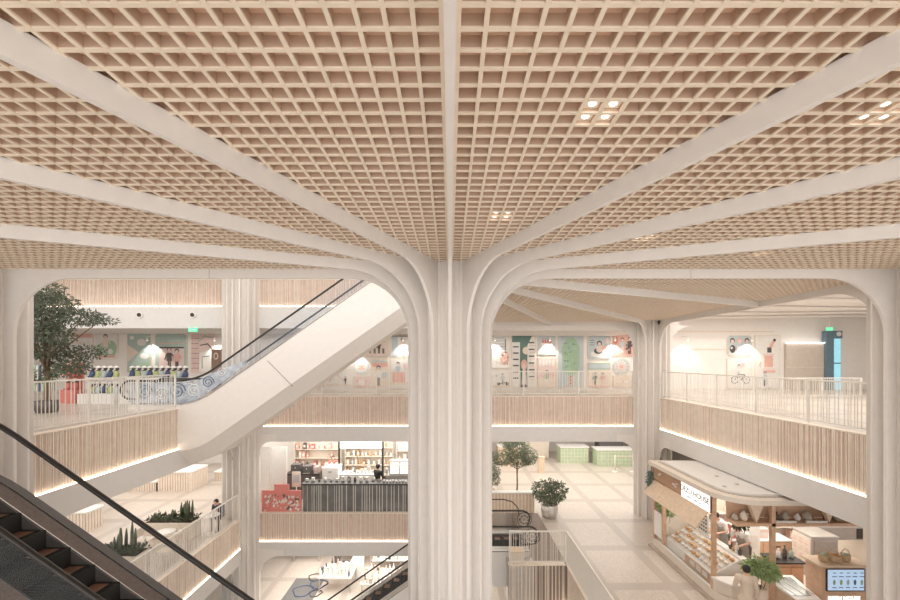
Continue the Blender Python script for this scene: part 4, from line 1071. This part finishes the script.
# ================================================================== UPPER RIGHT HALL
t = thing('roller_shutter', (18.9, 21.4, F2), 'closed beige roller shutter of a shop in the upper right hall', 'shutter')
MB().box(17.95, 19.95, 21.35, 21.45, F2, .9, mat('beige_shutter', (.62, .54, .47), .6)).build('curtain', t)
MB().box(17.95, 19.95, 21.33, 21.349, -.40, -.37, SAND).build('seam', t); MB().box(17.9, 19.93, 21.25, 21.34, .9, .94, LIGHTBOX).build('light_strip', t)
t = thing('blue_doorway', (20.7, 21.4, F2), 'slate blue doorway with a glowing light blue glass door', 'doorway')
MB().box(19.95, 20.35, 21.2, 21.45, F2, 1.55, BLUED).box(20.35, 20.8, 21.2, 21.45, 1.15, 1.55, BLUED).build('frame', t)
d = MB().box(20.36, 20.8, 21.3, 21.4, F2, 1.14, BLUEL).build('door', t); MB().box(20.36, 20.8, 21.28, 21.299, -.2, -.14, BLUED).build('handle', d)
MB().prism([(20.58+.12*math.cos(i*.5), 1.38+.12*math.sin(i*.5)) for i in range(13)], lambda u, v, q: (u, q, v), 21.15, 21.19, PALE).build('emblem', t)
struct(MB().box(12.3, 17.8, WY-.03, WY-.004, .55, .6, SAND).build('trim_14'))
# curved cove ribs on the right hall ceiling
for i in range(7):
    yy = 9.5+i*1.75; pts = []
    for k in range(13): x = CX+.3+k*1.2; pts.append((x, yy+.35*math.sin(k*.55+i), 2.18))
    o = struct(MB().tube(pts, .06, WHITE, 6).build('trim_%d' % (20+i)))
struct(MB().box(22.5, 23.5, 21.2, 21.49, F2, 2.2, FLUTE).build('trim_15'))
# ================================================================== GROUND FLOOR SHOP
G = F0
def gshelf(x0, x1, y, h, lb, seed, ms): 
    sp = shelf_unit(x0, x1, y, h, lb, MIX, seed, G, .9); goods(sp, y, ms, seed, 'goods on the '+lb.split(' on ')[0], 'small item displayed on the '+lb.split(' on ')[0])
for i, (x, y, w_, d_, lb) in enumerate(((-5.85, 20.9, 1.7, 1.3, 'white display table at the left of the ground floor shop'), (-5.6, 23.6, 2.2, 1.3, 'white display table behind the person in red on the ground floor'), (-3.4, 20.4, 2.0, 1.5, 'front white display table beside the escalator on the ground floor'),
        (-3.2, 22.8, 2.2, 1.6, 'big white display table in the middle right of the ground floor'), (-1.3, 21.4, 1.6, 1.4, 'white display table behind the escalator glass on the ground floor'), (-8.4, 23.9, 1.6, 1.0, 'far left white display table on the ground floor'))):
    t = thing('display_table', (x, y, G), lb, 'table')
    MB().box(x-w_/2, x+w_/2, y-d_/2, y+d_/2, G+.72, G+.78, BRIGHT).build('tabletop', t)
    for sx in (-1, 1):
        for sy in (-1, 1): MB().box(x+sx*(w_/2-.06)-.03, x+sx*(w_/2-.06)+.03, y+sy*(d_/2-.06)-.03, y+sy*(d_/2-.06)+.03, G, G+.72, STEEL).build('leg', t)
    r = random.Random(20+i)
    for a_ in range(10):
        for b_ in range(5):
            xx = x-w_/2+.1+a_*(w_-.2)/9.3; yy = y-d_/2+.12+b_*(d_-.2)/4.6; h_ = r.uniform(.12, .45); w2 = r.uniform(.04, .075); m_ = r.choice((PALE, SAND, BRIGHT, BRIGHT, PALE, INK, CORAL, BLUEG, PINK, SAND))
            bb = MB()
            if r.random() < .5: bb.lathe([(w2, 0), (w2*1.1, h_*.2), (w2*.9, h_*.6), (w2*.4, h_*.8), (w2*.45, h_)], (xx, yy, G+.781), m_, 8)
            else: bb.box(xx-w2, xx+w2, yy-w2, yy+w2, G+.781, G+.781+h_, m_).box(xx-w2*.6, xx+w2*.6, yy-w2-.003, yy-w2-.0005, G+.81, G+.78+h_*.7, PALE)
            tag(bb.build('gift_item'), 'small gift on the '+lb, 'gift item', 'gifts on the '+lb)
t = thing('white_fin_wall', (-4.9, 21.7, G), 'tall white wedge-shaped partition in the middle of the ground floor shop', 'partition')
MB().prism([(-5.4, G), (-4.7, G), (-4.62, G+2.0), (-4.75, G+2.0), (-5.4, G+.9)], lambda u, v, q: (u, q, v), 21.6, 21.75, BRIGHT).build('panel', t)
t = thing('printed_mat', (-6.9, 20.0, G), 'grey rug with a black and blue outline drawing on the ground floor', 'rug')
MB().box(-8.3, -6.75, 19.3, 21.6, G+.001, G+.012, mat('grey_rug', (.17, .165, .16), .8)).build('pile', t)
m = MB()
for cx_, cy_, rr_ in ((-7.5, 20.4, .5), (-6.9, 21.0, .42), (-7.3, 21.7, .35), (-6.8, 20.2, .3)):
    P = [(cx_+rr_*math.cos(k*.35)*(1+.2*math.sin(3*k*.35)), cy_+rr_*math.sin(k*.35), G+.02) for k in range(19)]; m.tube(P, .03, NAVY if rr_ > .4 else INK, 5)
m.build('outline', t)
gshelf(-9.5, -6.5, 25.4, 1.6, 'cream gift shelf at the back left on the ground floor', 5, [PALE, SAND, CORAL, BRIGHT, INK])
gshelf(-6.2, -3.6, 25.4, 1.6, 'cream gift shelf at the back middle on the ground floor', 6, [PALE, BRIGHT, SAND, PINK])
gshelf(-3.3, -.6, 25.2, 1.7, 'cream gift shelf behind the escalator on the ground floor', 7, [PALE, BRIGHT, SAND, BLUEG, BREAD])
person((-6.35, 22.6, G), R(20), 'person in a red top browsing the ground floor gift shop', 1.68, RED, INK, pose='walk')
# ================================================================== KIOSK
KX0, KX1, KY0, KY1 = 7.3, 13.0, 10.45, 14.4
K = thing('bakery_kiosk', (KX0, KY0, F1), 'pale bakery kiosk with a flat white roof and open timber front on the lower right', 'kiosk')
def kround(x0, x1, y0, y1, r, n=8):      # only near-left corner rounded
    pts = [(x1, y0), (x1, y1), (x0, y1), (x0, y0+r)]
    for k in range(1, n+1):
        a = math.pi+math.pi/2*k/n; pts.append((x0+r+r*math.cos(a), y0+r+r*math.sin(a)))
    return pts
RZ = -3.77
MB().prism(kround(KX0-.12, KX1, KY0-.12, KY1+.1, .95), lambda u, v, q: (u, v, q), RZ, RZ+.13, CREAM).build('roof', K)
rr = MB().prism(kround(KX0+.12, KX1, KY0+.12, KY1-.1, .8), lambda u, v, q: (u, v, q), RZ+.131, RZ+.145, mat('roof_groove', (.52, .46, .41), .6)); rr = rr.build('roof_groove', K)
MB().prism(kround(KX0+.22, KX1, KY0+.22, KY1-.2, .7), lambda u, v, q: (u, v, q), RZ+.146, RZ+.19, BRIGHT).build('roof_panel', K)
for (x, y) in ((8.2, 12.3), (8.25, 11.5), (7.75, 11.3)): MB().lathe([(.05, 0), (.05, .02)], (x, y, RZ+.191), STEEL, 12).build('roof_cap', K)
# sign band on the left side (faces -X)
MB().box(KX0, KX0+.12, 12.62, KY1, RZ-.52, RZ-.001, mat('lattice_brown', (.50, .30, .19), .6, var=.15, scale=12)).build('sign_band', K)
lat = MB()
for k in range(34):
    y = 12.66+k*.05; lat.box(KX0-.012, KX0, y, y+.022, RZ-.44, RZ-.06, mat('lattice_light', (.66, .44, .30), .6))
for k in range(5): lat.box(KX0-.02, KX0-.012, 12.65, 14.36, RZ-.42+k*.08, RZ-.405+k*.08, mat('lattice_light', (.66, .44, .30), .6))
for (y, z, s_) in ((13.8, RZ-.2, .05), (13.9, RZ-.26, .04), (12.95, RZ-.3, .06), (12.85, RZ-.34, .05), (12.8, RZ-.24, .04)): lat.box(KX0-.035, KX0-.02, y, y+s_*2.2, z, z+s_, BRIGHT)
lat.build('lattice', K)
MB().box(KX0, KX0+.12, KY0+.7, 12.61, RZ-.52, RZ-.001, TIMBER).build('sign_band', K)
sg = MB().box(KX0-.04, KX0-.001, 11.24, 12.56, RZ-.50, RZ-.04, SIGNW).build('sign_board', K)
def text(body, size, loc, rot, m, parent, name='lettering', ext=.004):
    c = bpy.data.curves.new('t', 'FONT'); c.body = body; c.size = size; c.extrude = ext; c.align_x = 'CENTER'; c.align_y = 'CENTER'
    o = bpy.data.objects.new('t', c); col.objects.link(o); o.rotation_euler = rot; o.location = loc
    bpy.context.view_layer.update()
    me = bpy.data.meshes.new_from_object(o.evaluated_get(bpy.context.evaluated_depsgraph_get())); me.transform(o.matrix_world)
    off = Vector((0, 0, 0)); q = parent
    while q is not None: off += q.location; q = q.parent
    me.transform(Matrix.Translation(-off)); me.materials.clear(); me.materials.append(m)
    bpy.data.objects.remove(o)
    n = bpy.data.objects.new(name, me); col.objects.link(n); n.parent = parent; return n
text('DEZU HOUSE', .23, (KX0-.045, 11.9, RZ-.22), (R(90), 0, R(-90)), GREYM, sg)
text('bakery  coffee  tea', .095, (KX0-.045, 11.9, RZ-.39), (R(90), 0, R(-90)), BLUEG, sg)
# awning flap
MB().prism([(KX0-.0, RZ-.53), (KX0-.34, RZ-1.0), (KX0-.32, RZ-1.02), (KX0+.03, RZ-.56)], lambda u, v, q: (u, q, v), 11.35, KY1, OAK).build('awning', K)
# base + plinth
MB().prism(kround(KX0+.02, KX1, KY0-.05, KY1, .6), lambda u, v, q: (u, v, q), F1, F1+.33, CREAM).build('base', K)
MB().prism(kround(KX0-.12, KX1, KY0-.2, KY1+.1, .7), lambda u, v, q: (u, v, q), F1, F1+.06, mat('plinth_stone', (.50, .42, .36), .5)).build('plinth', K)
MB().box(KX0-.02, KX0+.02, 11.2, 13.8, F1+.33, F1+.37, BRIGHT).build('sill', K)
for (x, y) in ((KX0+.05, KY1-.05), (KX0+.05, 13.75), (KX0+.05, 11.15), (8.42, KY0), (11.3, KY0)):
    MB().box(x-.05, x+.05, y-.05, y+.05, F1+.33, RZ, TIMBER).build('post', K)
MB().box(KX0, KX0+.06, 13.81, KY1-.1, F1+.5, F1+1.35, BRIGHT).build('side_panel', K)
MB().box(KX0, KX0+.02, 11.2, 13.7, F1+.37, F1+1.15, GLASSM).build('glass_pane', K)
# front top shelf
MB().box(7.45, 12.8, KY0-.05, KY0+.35, RZ-.56, RZ-.48, TIMBER).build('top_shelf', K)
MB().box(7.45, 12.8, KY0+.33, KY0+.36, RZ-.47, RZ-.01, TIMBER).build('shelf_back', K)
for x in (8.0, 9.9): MB().prism([(x-.18, RZ-.01), (x+.18, RZ-.01), (x, RZ-.47)], lambda u, v, q: (u, q, v), KY0-.02, KY0+.1, OAK).build('shelf_bracket', K)
MB().box(7.4, KX1, KY1-.1, KY1, F1+.33, RZ, CREAM).build('back_wall', K)
MB().box(KX1-.1, KX1, KY0, KY1-.1, F1+.33, RZ, CREAM).build('side_wall', K)
MB().box(7.8, 12.6, KY0+1.6, KY0+1.7, RZ-.05, RZ-.02, LIGHTBOX).build('light_strip', K)
MB().box(7.8, 12.6, KY0+3.2, KY0+3.3, RZ-.05, RZ-.02, LIGHTBOX).build('light_strip', K)
area('kiosk_light', (10, 12.2, RZ-.1), 4.6, 2.8, 85)
# pottery on shelf
zs = RZ-.479
def pot_(x, r0, h, m, lb, jug=False):
    r0 *= .85; h *= .9
    t = thing('vase', (x, KY0+.15, zs), lb, 'vase')
    MB().lathe([(r0*.5, 0), (r0*.9, h*.18), (r0, h*.4), (r0*.75, h*.7), (r0*.35, h*.85), (r0*.42, h), (r0*.3, h)], (x, KY0+.15, zs), m, 18).build('body', t)
    if jug: MB().tube([(x+r0*.6, KY0+.15, zs+h*.75), (x+r0*1.2, KY0+.15, zs+h*.7), (x+r0*.95, KY0+.15, zs+h*.35)], .012, m, 6).build('handle', t)
for x, r0, h, m_, lb, j in ((7.55, .10, .22, CLAY, 'pale jar leftmost on the kiosk top shelf', False), (7.78, .12, .28, SAND, 'sand coloured jug left of the first bracket', True), (8.12, .09, .30, CLAY, 'slim clay vase right of the first bracket', False),
                            (8.62, .13, .25, GREYM, 'dark round vase right of the middle post', False), (8.88, .11, .27, CLAY, 'tall clay jar beside the dark vase', True), (9.2, .09, .20, BRIGHT, 'small white bottle vase alone mid shelf', False),
                            (9.45, .14, .28, CLAY, 'large round clay jar before the second bracket', True), (9.98, .10, .25, GREYM, 'grey jar right of the second bracket', False), (10.25, .13, .22, CLAY, 'squat clay pot at the right of the shelf', True)):
    pot_(x, r0, h, m_, lb, j)
for x0, x1, lb in ((8.5, 9.05, 'white serving tray standing before the dark vase'), (9.3, 9.85, 'white serving tray standing before the large clay jar')):
    o = MB().prism(hull_round(x0, x1, KY0-.03, KY0+.03, .01), lambda u, v, q: (u, v, q), zs, zs+.05, BRIGHT).build('serving_tray'); tag(o, lb, 'tray')
# pastry display case along the left side (sloped trays)
t = thing('pastry_display', (7.9, 12.5, F1+.33), 'long white pastry display with sloping trays along the open side of the kiosk', 'display case')
MB().prism([(7.42, F1+.34), (8.4, F1+.34), (8.4, F1+1.05), (8.2, F1+1.05), (7.42, F1+.62)], lambda u, v, q: (u, q, v), 11.3, 13.7, BRIGHT).build('case', t)
MB().box(8.18, 8.4, 11.25, 13.75, F1+1.051, F1+1.09, BRIGHT).build('worktop', t)
MB().box(7.40, 7.415, 11.4, 12.6, F1+.36, F1+.60, TIMBER).build('front_panel', t)
for k in range(3): MB().box(7.39, 7.399, 11.5+k*.3, 11.72+k*.3, F1+.42, F1+.56, PALE).build('price_card', t)
for j in range(12):
    for i in range(4):
        u = .16+i*.2; x = 7.42+.78*u/.95; z = F1+.62+.43*(u/.95); y = 11.42+j*.195
        b = MB().ball((x, y, z+.045), (.07, .085, .045), (BREAD, PALE, SAND, BREAD, CREAM)[(i+j*2) % 5], 8, 6)
        tag(b.build('pastry'), 'small baked pastry in the sloping trays of the long display', 'pastry', 'pastries in the sloping trays')
for i in range(9):
    y = 11.5+i*.13 if i < 4 else 11.9+i*.2; h = (.2, .3, .16, .26)[i % 4]; m_ = (INK, BRIGHT, BREAD, GREYM)[i % 4]
    if 12.7 < y < 13.6: y -= 0; 
    b = MB().lathe([(.04, 0), (.05, h*.2), (.05, h*.6), (.02, h*.8), (.02, h)], (8.34, y, F1+1.091), m_, 10)
    tag(b.build('condiment_bottle'), 'small bottle or jar on the narrow ledge behind the sloping trays', 'bottle', 'bottles behind the sloping trays')
# bread rack grid above display (far part)
sp = shelf_unit(8.6, 12.2, 13.85, 1.5, 'bread shelf against the back wall of the kiosk', MIX, 11, F1+.34, .8)
goods(sp, 13.85, [BREAD, BRIGHT, PALE, CORAL, RED, BLUEG, GREEN, INK], 12, 'goods on the kiosk back shelf', 'colourful item on the back shelf of the kiosk')
t = thing('utensil_rack', (8.25, 13.4, F1+1.09), 'white cup rack with dark dots on the pastry display', 'rack')
m = MB().box(8.22, 8.26, 12.75, 13.55, F1+1.091, F1+1.75, BRIGHT)
for i in range(7):
    for j in range(5): m.ball((8.21, 12.83+i*.11, F1+1.2+j*.12), (.02, .03, .03), INK, 6, 4)
m.build('panel', t)
t = thing('serving_table', (8.2, 10.95, F1+.33), 'curved white serving counter at the front corner of the kiosk', 'counter')
MB().prism([(7.3, 11.0), (7.55, 10.72), (8.1, 10.62), (8.3, 10.62), (8.3, 11.1), (7.3, 11.1)], lambda u, v, q: (u, v, q), F1+.34, F1+.66, CREAM).build('body', t)
MB().prism([(7.25, 11.02), (7.5, 10.68), (8.1, 10.56), (8.34, 10.56), (8.34, 11.1), (7.25, 11.1)], lambda u, v, q: (u, v, q), F1+.661, F1+.70, BRIGHT).build('worktop', t)
for x, m_, lb in ((7.85, SAND, 'sand paper cup on the curved counter'), (8.02, BREAD, 'brown paper cup on the curved counter')):
    small('paper_cup', (x, 10.85, F1+.70), lb, 'cup', [('body', MB().lathe([(.045, 0), (.06, .16)], (x, 10.85, F1+.701), m_, 12)), ('lid', MB().lathe([(.063, 0), (.055, .02)], (x, 10.85, F1+.862), BRIGHT, 12))])
# interior: work table, red unit
cabinet(9.0, 10.9, 12.75, 13.3, .62, TIMBER, 'orange timber work unit in the middle of the kiosk', 'work_unit', 'cabinet', BRIGHT, F1+.33)
t = thing('coffee_station', (9.5, 11.2, F1+.33), 'timber coffee counter with black top right of the middle post', 'counter')
MB().box(9.15, 9.9, 11.2, 11.7, F1+.33, F1+1.0, TIMBER).build('body', t); MB().box(9.1, 9.95, 11.15, 11.75, F1+1.001, F1+1.04, BLACK).build('worktop', t)
for x in (9.18, 9.54): MB().box(x, x+.32, 11.17, 11.199, F1+.6, F1+.9, TIMBER).build('drawer', t)
for x, h, m_, lb in ((9.22, .4, INK, 'black pump bottle on the coffee counter'), (9.40, .3, BRIGHT, 'white pump bottle on the coffee counter'), (9.58, .36, INK, 'tall black syrup bottle on the coffee counter'), (9.78, .26, TEAL, 'teal glass jar on the coffee counter')):
    small('bottle', (x, 11.45, F1+1.04), lb, 'bottle', [('body', MB().lathe([(.05, 0), (.055, .02), (.055, h*.6), (.02, h*.75), (.02, h*.95)], (x, 11.45, F1+1.041), m_, 12)), ('cap', MB().box(x-.03, x+.025, 11.44, 11.46, F1+1.04+h*.95, F1+1.04+h, INK))])
# flat glass case at the front
t = thing('glass_display_case', (8.9, 10.2, F1+.06), 'low flat glass display case at the right front of the kiosk', 'display case')
MB().prism([(8.48, 9.85), (9.08, 9.85), (9.3, 10.9), (8.48, 10.9)], lambda u, v, q: (u, v, q), F1+.062, F1+.8, OAK).build('body', t)
MB().prism([(8.48, 9.8), (9.10, 9.8), (9.34, 10.92), (8.48, 10.92)], lambda u, v, q: (u, v, q), F1+.801, F1+.83, BRIGHT).build('rim', t)
MB().prism([(8.5, 9.95), (9.0, 9.95), (9.2, 10.8), (8.5, 10.8)], lambda u, v, q: (u, v, q), F1+.831, F1+.84, mat('case_glass_top', (.42, .45, .44), .15, metal=.3, var=.25, scale=4)).build('glass_top', t)
for k in range(3): MB().box(8.62+k*.22, 8.635+k*.22, 9.97, 10.78, F1+.841, F1+.85, STEEL).build('divider', t)
# steel oven block with poster face
t = thing('oven_block', (10.9, 11.9, F1+.33), 'grey steel oven block with a printed menu on its side', 'oven')
OV = mat('oven_steel', (.50, .47, .45), .35, metal=.3)
MB().box(10.5, 11.25, 11.6, 12.25, F1+.33, F1+1.54, OV).box(10.48, 11.27, 11.58, 12.27, F1+1.541, F1+1.58, STEEL).build('body', t)
MB().box(10.56, 11.2, 11.575, 11.599, F1+.9, F1+1.45, mat('oven_face', (.42, .38, .35), .3, metal=.3)).build('door', t)
b = MB().box(10.46, 10.499, 11.62, 12.23, F1+.75, F1+1.5, CREAM)
for i in range(3):
    for j in range(3):
        b.box(10.45, 10.459, 11.67+j*.2, 11.80+j*.2, F1+.85+i*.22, F1+.87+i*.22, CORAL); b.box(10.45, 10.459, 11.67+j*.2, 11.77+j*.2, F1+.91+i*.22, F1+.98+i*.22, PINK if (i+j) % 2 else SAND)
b.build('menu_poster', t)
t = thing('extractor_hood', (11.6, 12.5, RZ-1.4), 'dark grey extractor hood hanging at the back right of the kiosk', 'hood')
MB().prism([(10.95, RZ-1.38), (11.1, RZ-1.76), (12.7, RZ-1.76), (12.7, RZ-1.38)], lambda u, v, q: (u, q, v), 12.3, 12.8, mat('hood_grey', (.33, .31, .30), .4, metal=.3)).build('body', t)
MB().box(12.5, 12.68, 12.28, 12.299, RZ-1.72, RZ-1.42, BLACK).build('vent', t); MB().box(11.5, 11.6, 12.5, 12.6, RZ-1.38, RZ, STEEL).build('duct', t)
t = thing('food_poster', (11.8, 12.9, F1+1.0), 'pale poster of baked dishes under the extractor hood', 'poster')
MB().box(11.4, 12.5, 12.9, 12.93, F1+.36, F1+.9, SIGNW).build('panel', t)
b = MB(); r = random.Random(3)
for i in range(15): x = 11.5+(i % 5)*.2; z = F1+.45+(i//5)*.17; b.ball((x, 12.89, z), (.08, .01, .055), (BREAD, CORAL, SAND)[i % 3], 10, 6)
b.build('dishes', t)
for (x, y, z, w_, h_, m_, lb) in ((9.35, 12.5, F1+.33, .5, 1.35, BRIGHT, 'white paper roll rack behind the kiosk workers'), (9.6, 13.0, F1+.95, .3, .35, BRIGHT, 'white box on the work unit behind the plant'), (10.1, 13.0, F1+.95, .3, .28, PINK, 'pink box on the work unit'), (9.2, 13.0, F1+.95, .22, .4, RED, 'red box on the work unit')):
    small('storage_box', (x, y, z), lb, 'box', [('body', MB().box(x-w_/2, x+w_/2, y-.12, y+.12, z+.001, z+h_, m_)), ('label_strip', MB().box(x-w_/3, x+w_/3, y-.125, y-.1205, z+h_*.4, z+h_*.7, PALE)), ('lid', MB().box(x-w_/2-.01, x+w_/2+.01, y-.13, y+.13, z+h_, z+h_+.03, CREAM))])
# screen cabinet
t = thing('screen_cabinet', (9.75, 9.95, F1), 'orange timber cabinet with a lit blue menu screen at the right of the kiosk', 'cabinet')
MB().box(9.2, 10.35, 9.9, 10.35, F1, F1+1.58, TIMBER).build('body', t); MB().box(9.12, 10.4, 9.86, 10.4, F1+1.581, F1+1.63, OAK).build('worktop', t)
bz = MB().box(9.3, 10.24, 9.87, 9.899, F1+.99, F1+1.54, BLACK).build('bezel', t)
sc = MB().box(9.32, 10.21, 9.86, 9.869, F1+1.02, F1+1.525, SCREEN).build('screen', bz)
b = MB(); r = random.Random(9)
for i in range(5):
    x = 9.42+i*.17; b.box(x, x+.10, 9.855, 9.8595, F1+1.08, F1+1.10, BLUED); b.ball((x+.05, 9.856, F1+1.22), (.035, .003, .07), (GREEN, YEL, TEAL, BLUED, GREEN)[i], 8, 6)
    b.box(x, x+.11, 9.855, 9.8595, F1+1.35, F1+1.37, BLUED); b.box(x+.02, x+.09, 9.855, 9.8595, F1+1.44, F1+1.46, BLUED)
ic = b; o = ic.build('icons', None); o.parent = bz; o.location = (-t.location.x, -t.location.y, -t.location.z)
text('DEZU HOUSE', .13, (9.75, 9.893, F1+.80), (R(90), 0, 0), LIGHTBOX, t)
for i, (x, w_, lb) in enumerate(((9.42, .10, 'left wicker basket on the screen cabinet'), (9.68, .13, 'middle round wicker basket on the screen cabinet'), (9.98, .10, 'right square wicker basket on the screen cabinet'))):
    tb = thing('wicker_basket', (x, 10.1, F1+1.63), lb, 'basket')
    MB().lathe([(w_*.8, 0), (w_, .03), (w_*1.05, .16), (w_*.95, .17), (w_*.9, .05), (.01, .04)], (x, 10.1, F1+1.631), WICKER, 16).build('body', tb)
    MB().ball((x, 10.1, F1+1.78), (w_*.75, w_*.7, .05), (GREEN, BREAD, TEAL)[i], 10, 6).build('contents', tb)
    MB().tube([(x+w_*math.cos(a_), 10.1, F1+1.79+.14*math.sin(a_)) for a_ in [math.pi*k/8 for k in range(9)]], .01, WICKER, 6).build('handle', tb)
tree((7.95, 10.25, F1+.33), 'leafy green potted plant in front of the kiosk counter', 1.1,
     [(0, 0, 1.08, .32, .2, .24), (-.22, 0, 1.0, .22, .18, .18), (.22, 0, .95, .22, .18, .2)], 900, .12, LEAF2, .03, (.17, .55, mat('peach_pot', (.74, .60, .50), .5)), 12)
tree((7.55, 14.1, F1+.33), 'small green potted plant inside the far left corner of the kiosk', 1.1, [(0, 0, 1.2, .22, .2, .18), (.05, -.3, 1.15, .2, .2, .15)], 500, .10, LEAF2, .02, (.14, .9, CREAM), 13)
t = thing('hanging_garland', (KX0-.05, KY1, RZ), 'dark green garland hanging at the far corner of the kiosk sign', 'garland')
MB().tube([(KX0-.02, KY1+.02, RZ-.02), (KX0-.08, KY1+.0, RZ-.4), (KX0-.12, KY1, RZ-.8)], .012, BARK, 6).build('stem', t)
leaves(160, lambda rr: ((KX0-.1+rr.gauss(0, .05), KY1+rr.gauss(0, .05), RZ-.2-rr.random()*.65), (0, 0, -1)), .12, DGREEN, 5).build('foliage', t)
t = thing('hanging_plant', (7.95, 11.0, RZ), 'green trailing plant hanging from the kiosk roof above the staff', 'hanging plant')
MB().tube([(7.95, 11.0, RZ), (7.98, 11.0, RZ-.55)], .01, BARK, 6).build('stem', t)
leaves(260, lambda rr: ((7.98+rr.gauss(0, .09), 11.0+rr.gauss(0, .09), RZ-.35-rr.random()*.5), (0, 0, -.8)), .12, LEAF, 6).build('foliage', t)
# people
person((8.68, 12.6, F1+.33), R(-75), 'kiosk worker with black cap and grey apron reaching over the display, left of the pair', 1.66, SHIRTW, INK, APRON, BLACKC, 'work', .5)
person((8.72, 11.85, F1+.33), R(-62), 'kiosk worker with black cap and grey apron bending forward, right of the pair', 1.66, SHIRTW, INK, APRON, BLACKC, 'work', .5)
person((7.3, 9.85, F1), R(165), 'customer in beige clothes standing before the kiosk corner', 1.62, BEIGEC, BEIGEC, pose='walk', long_hair=False)
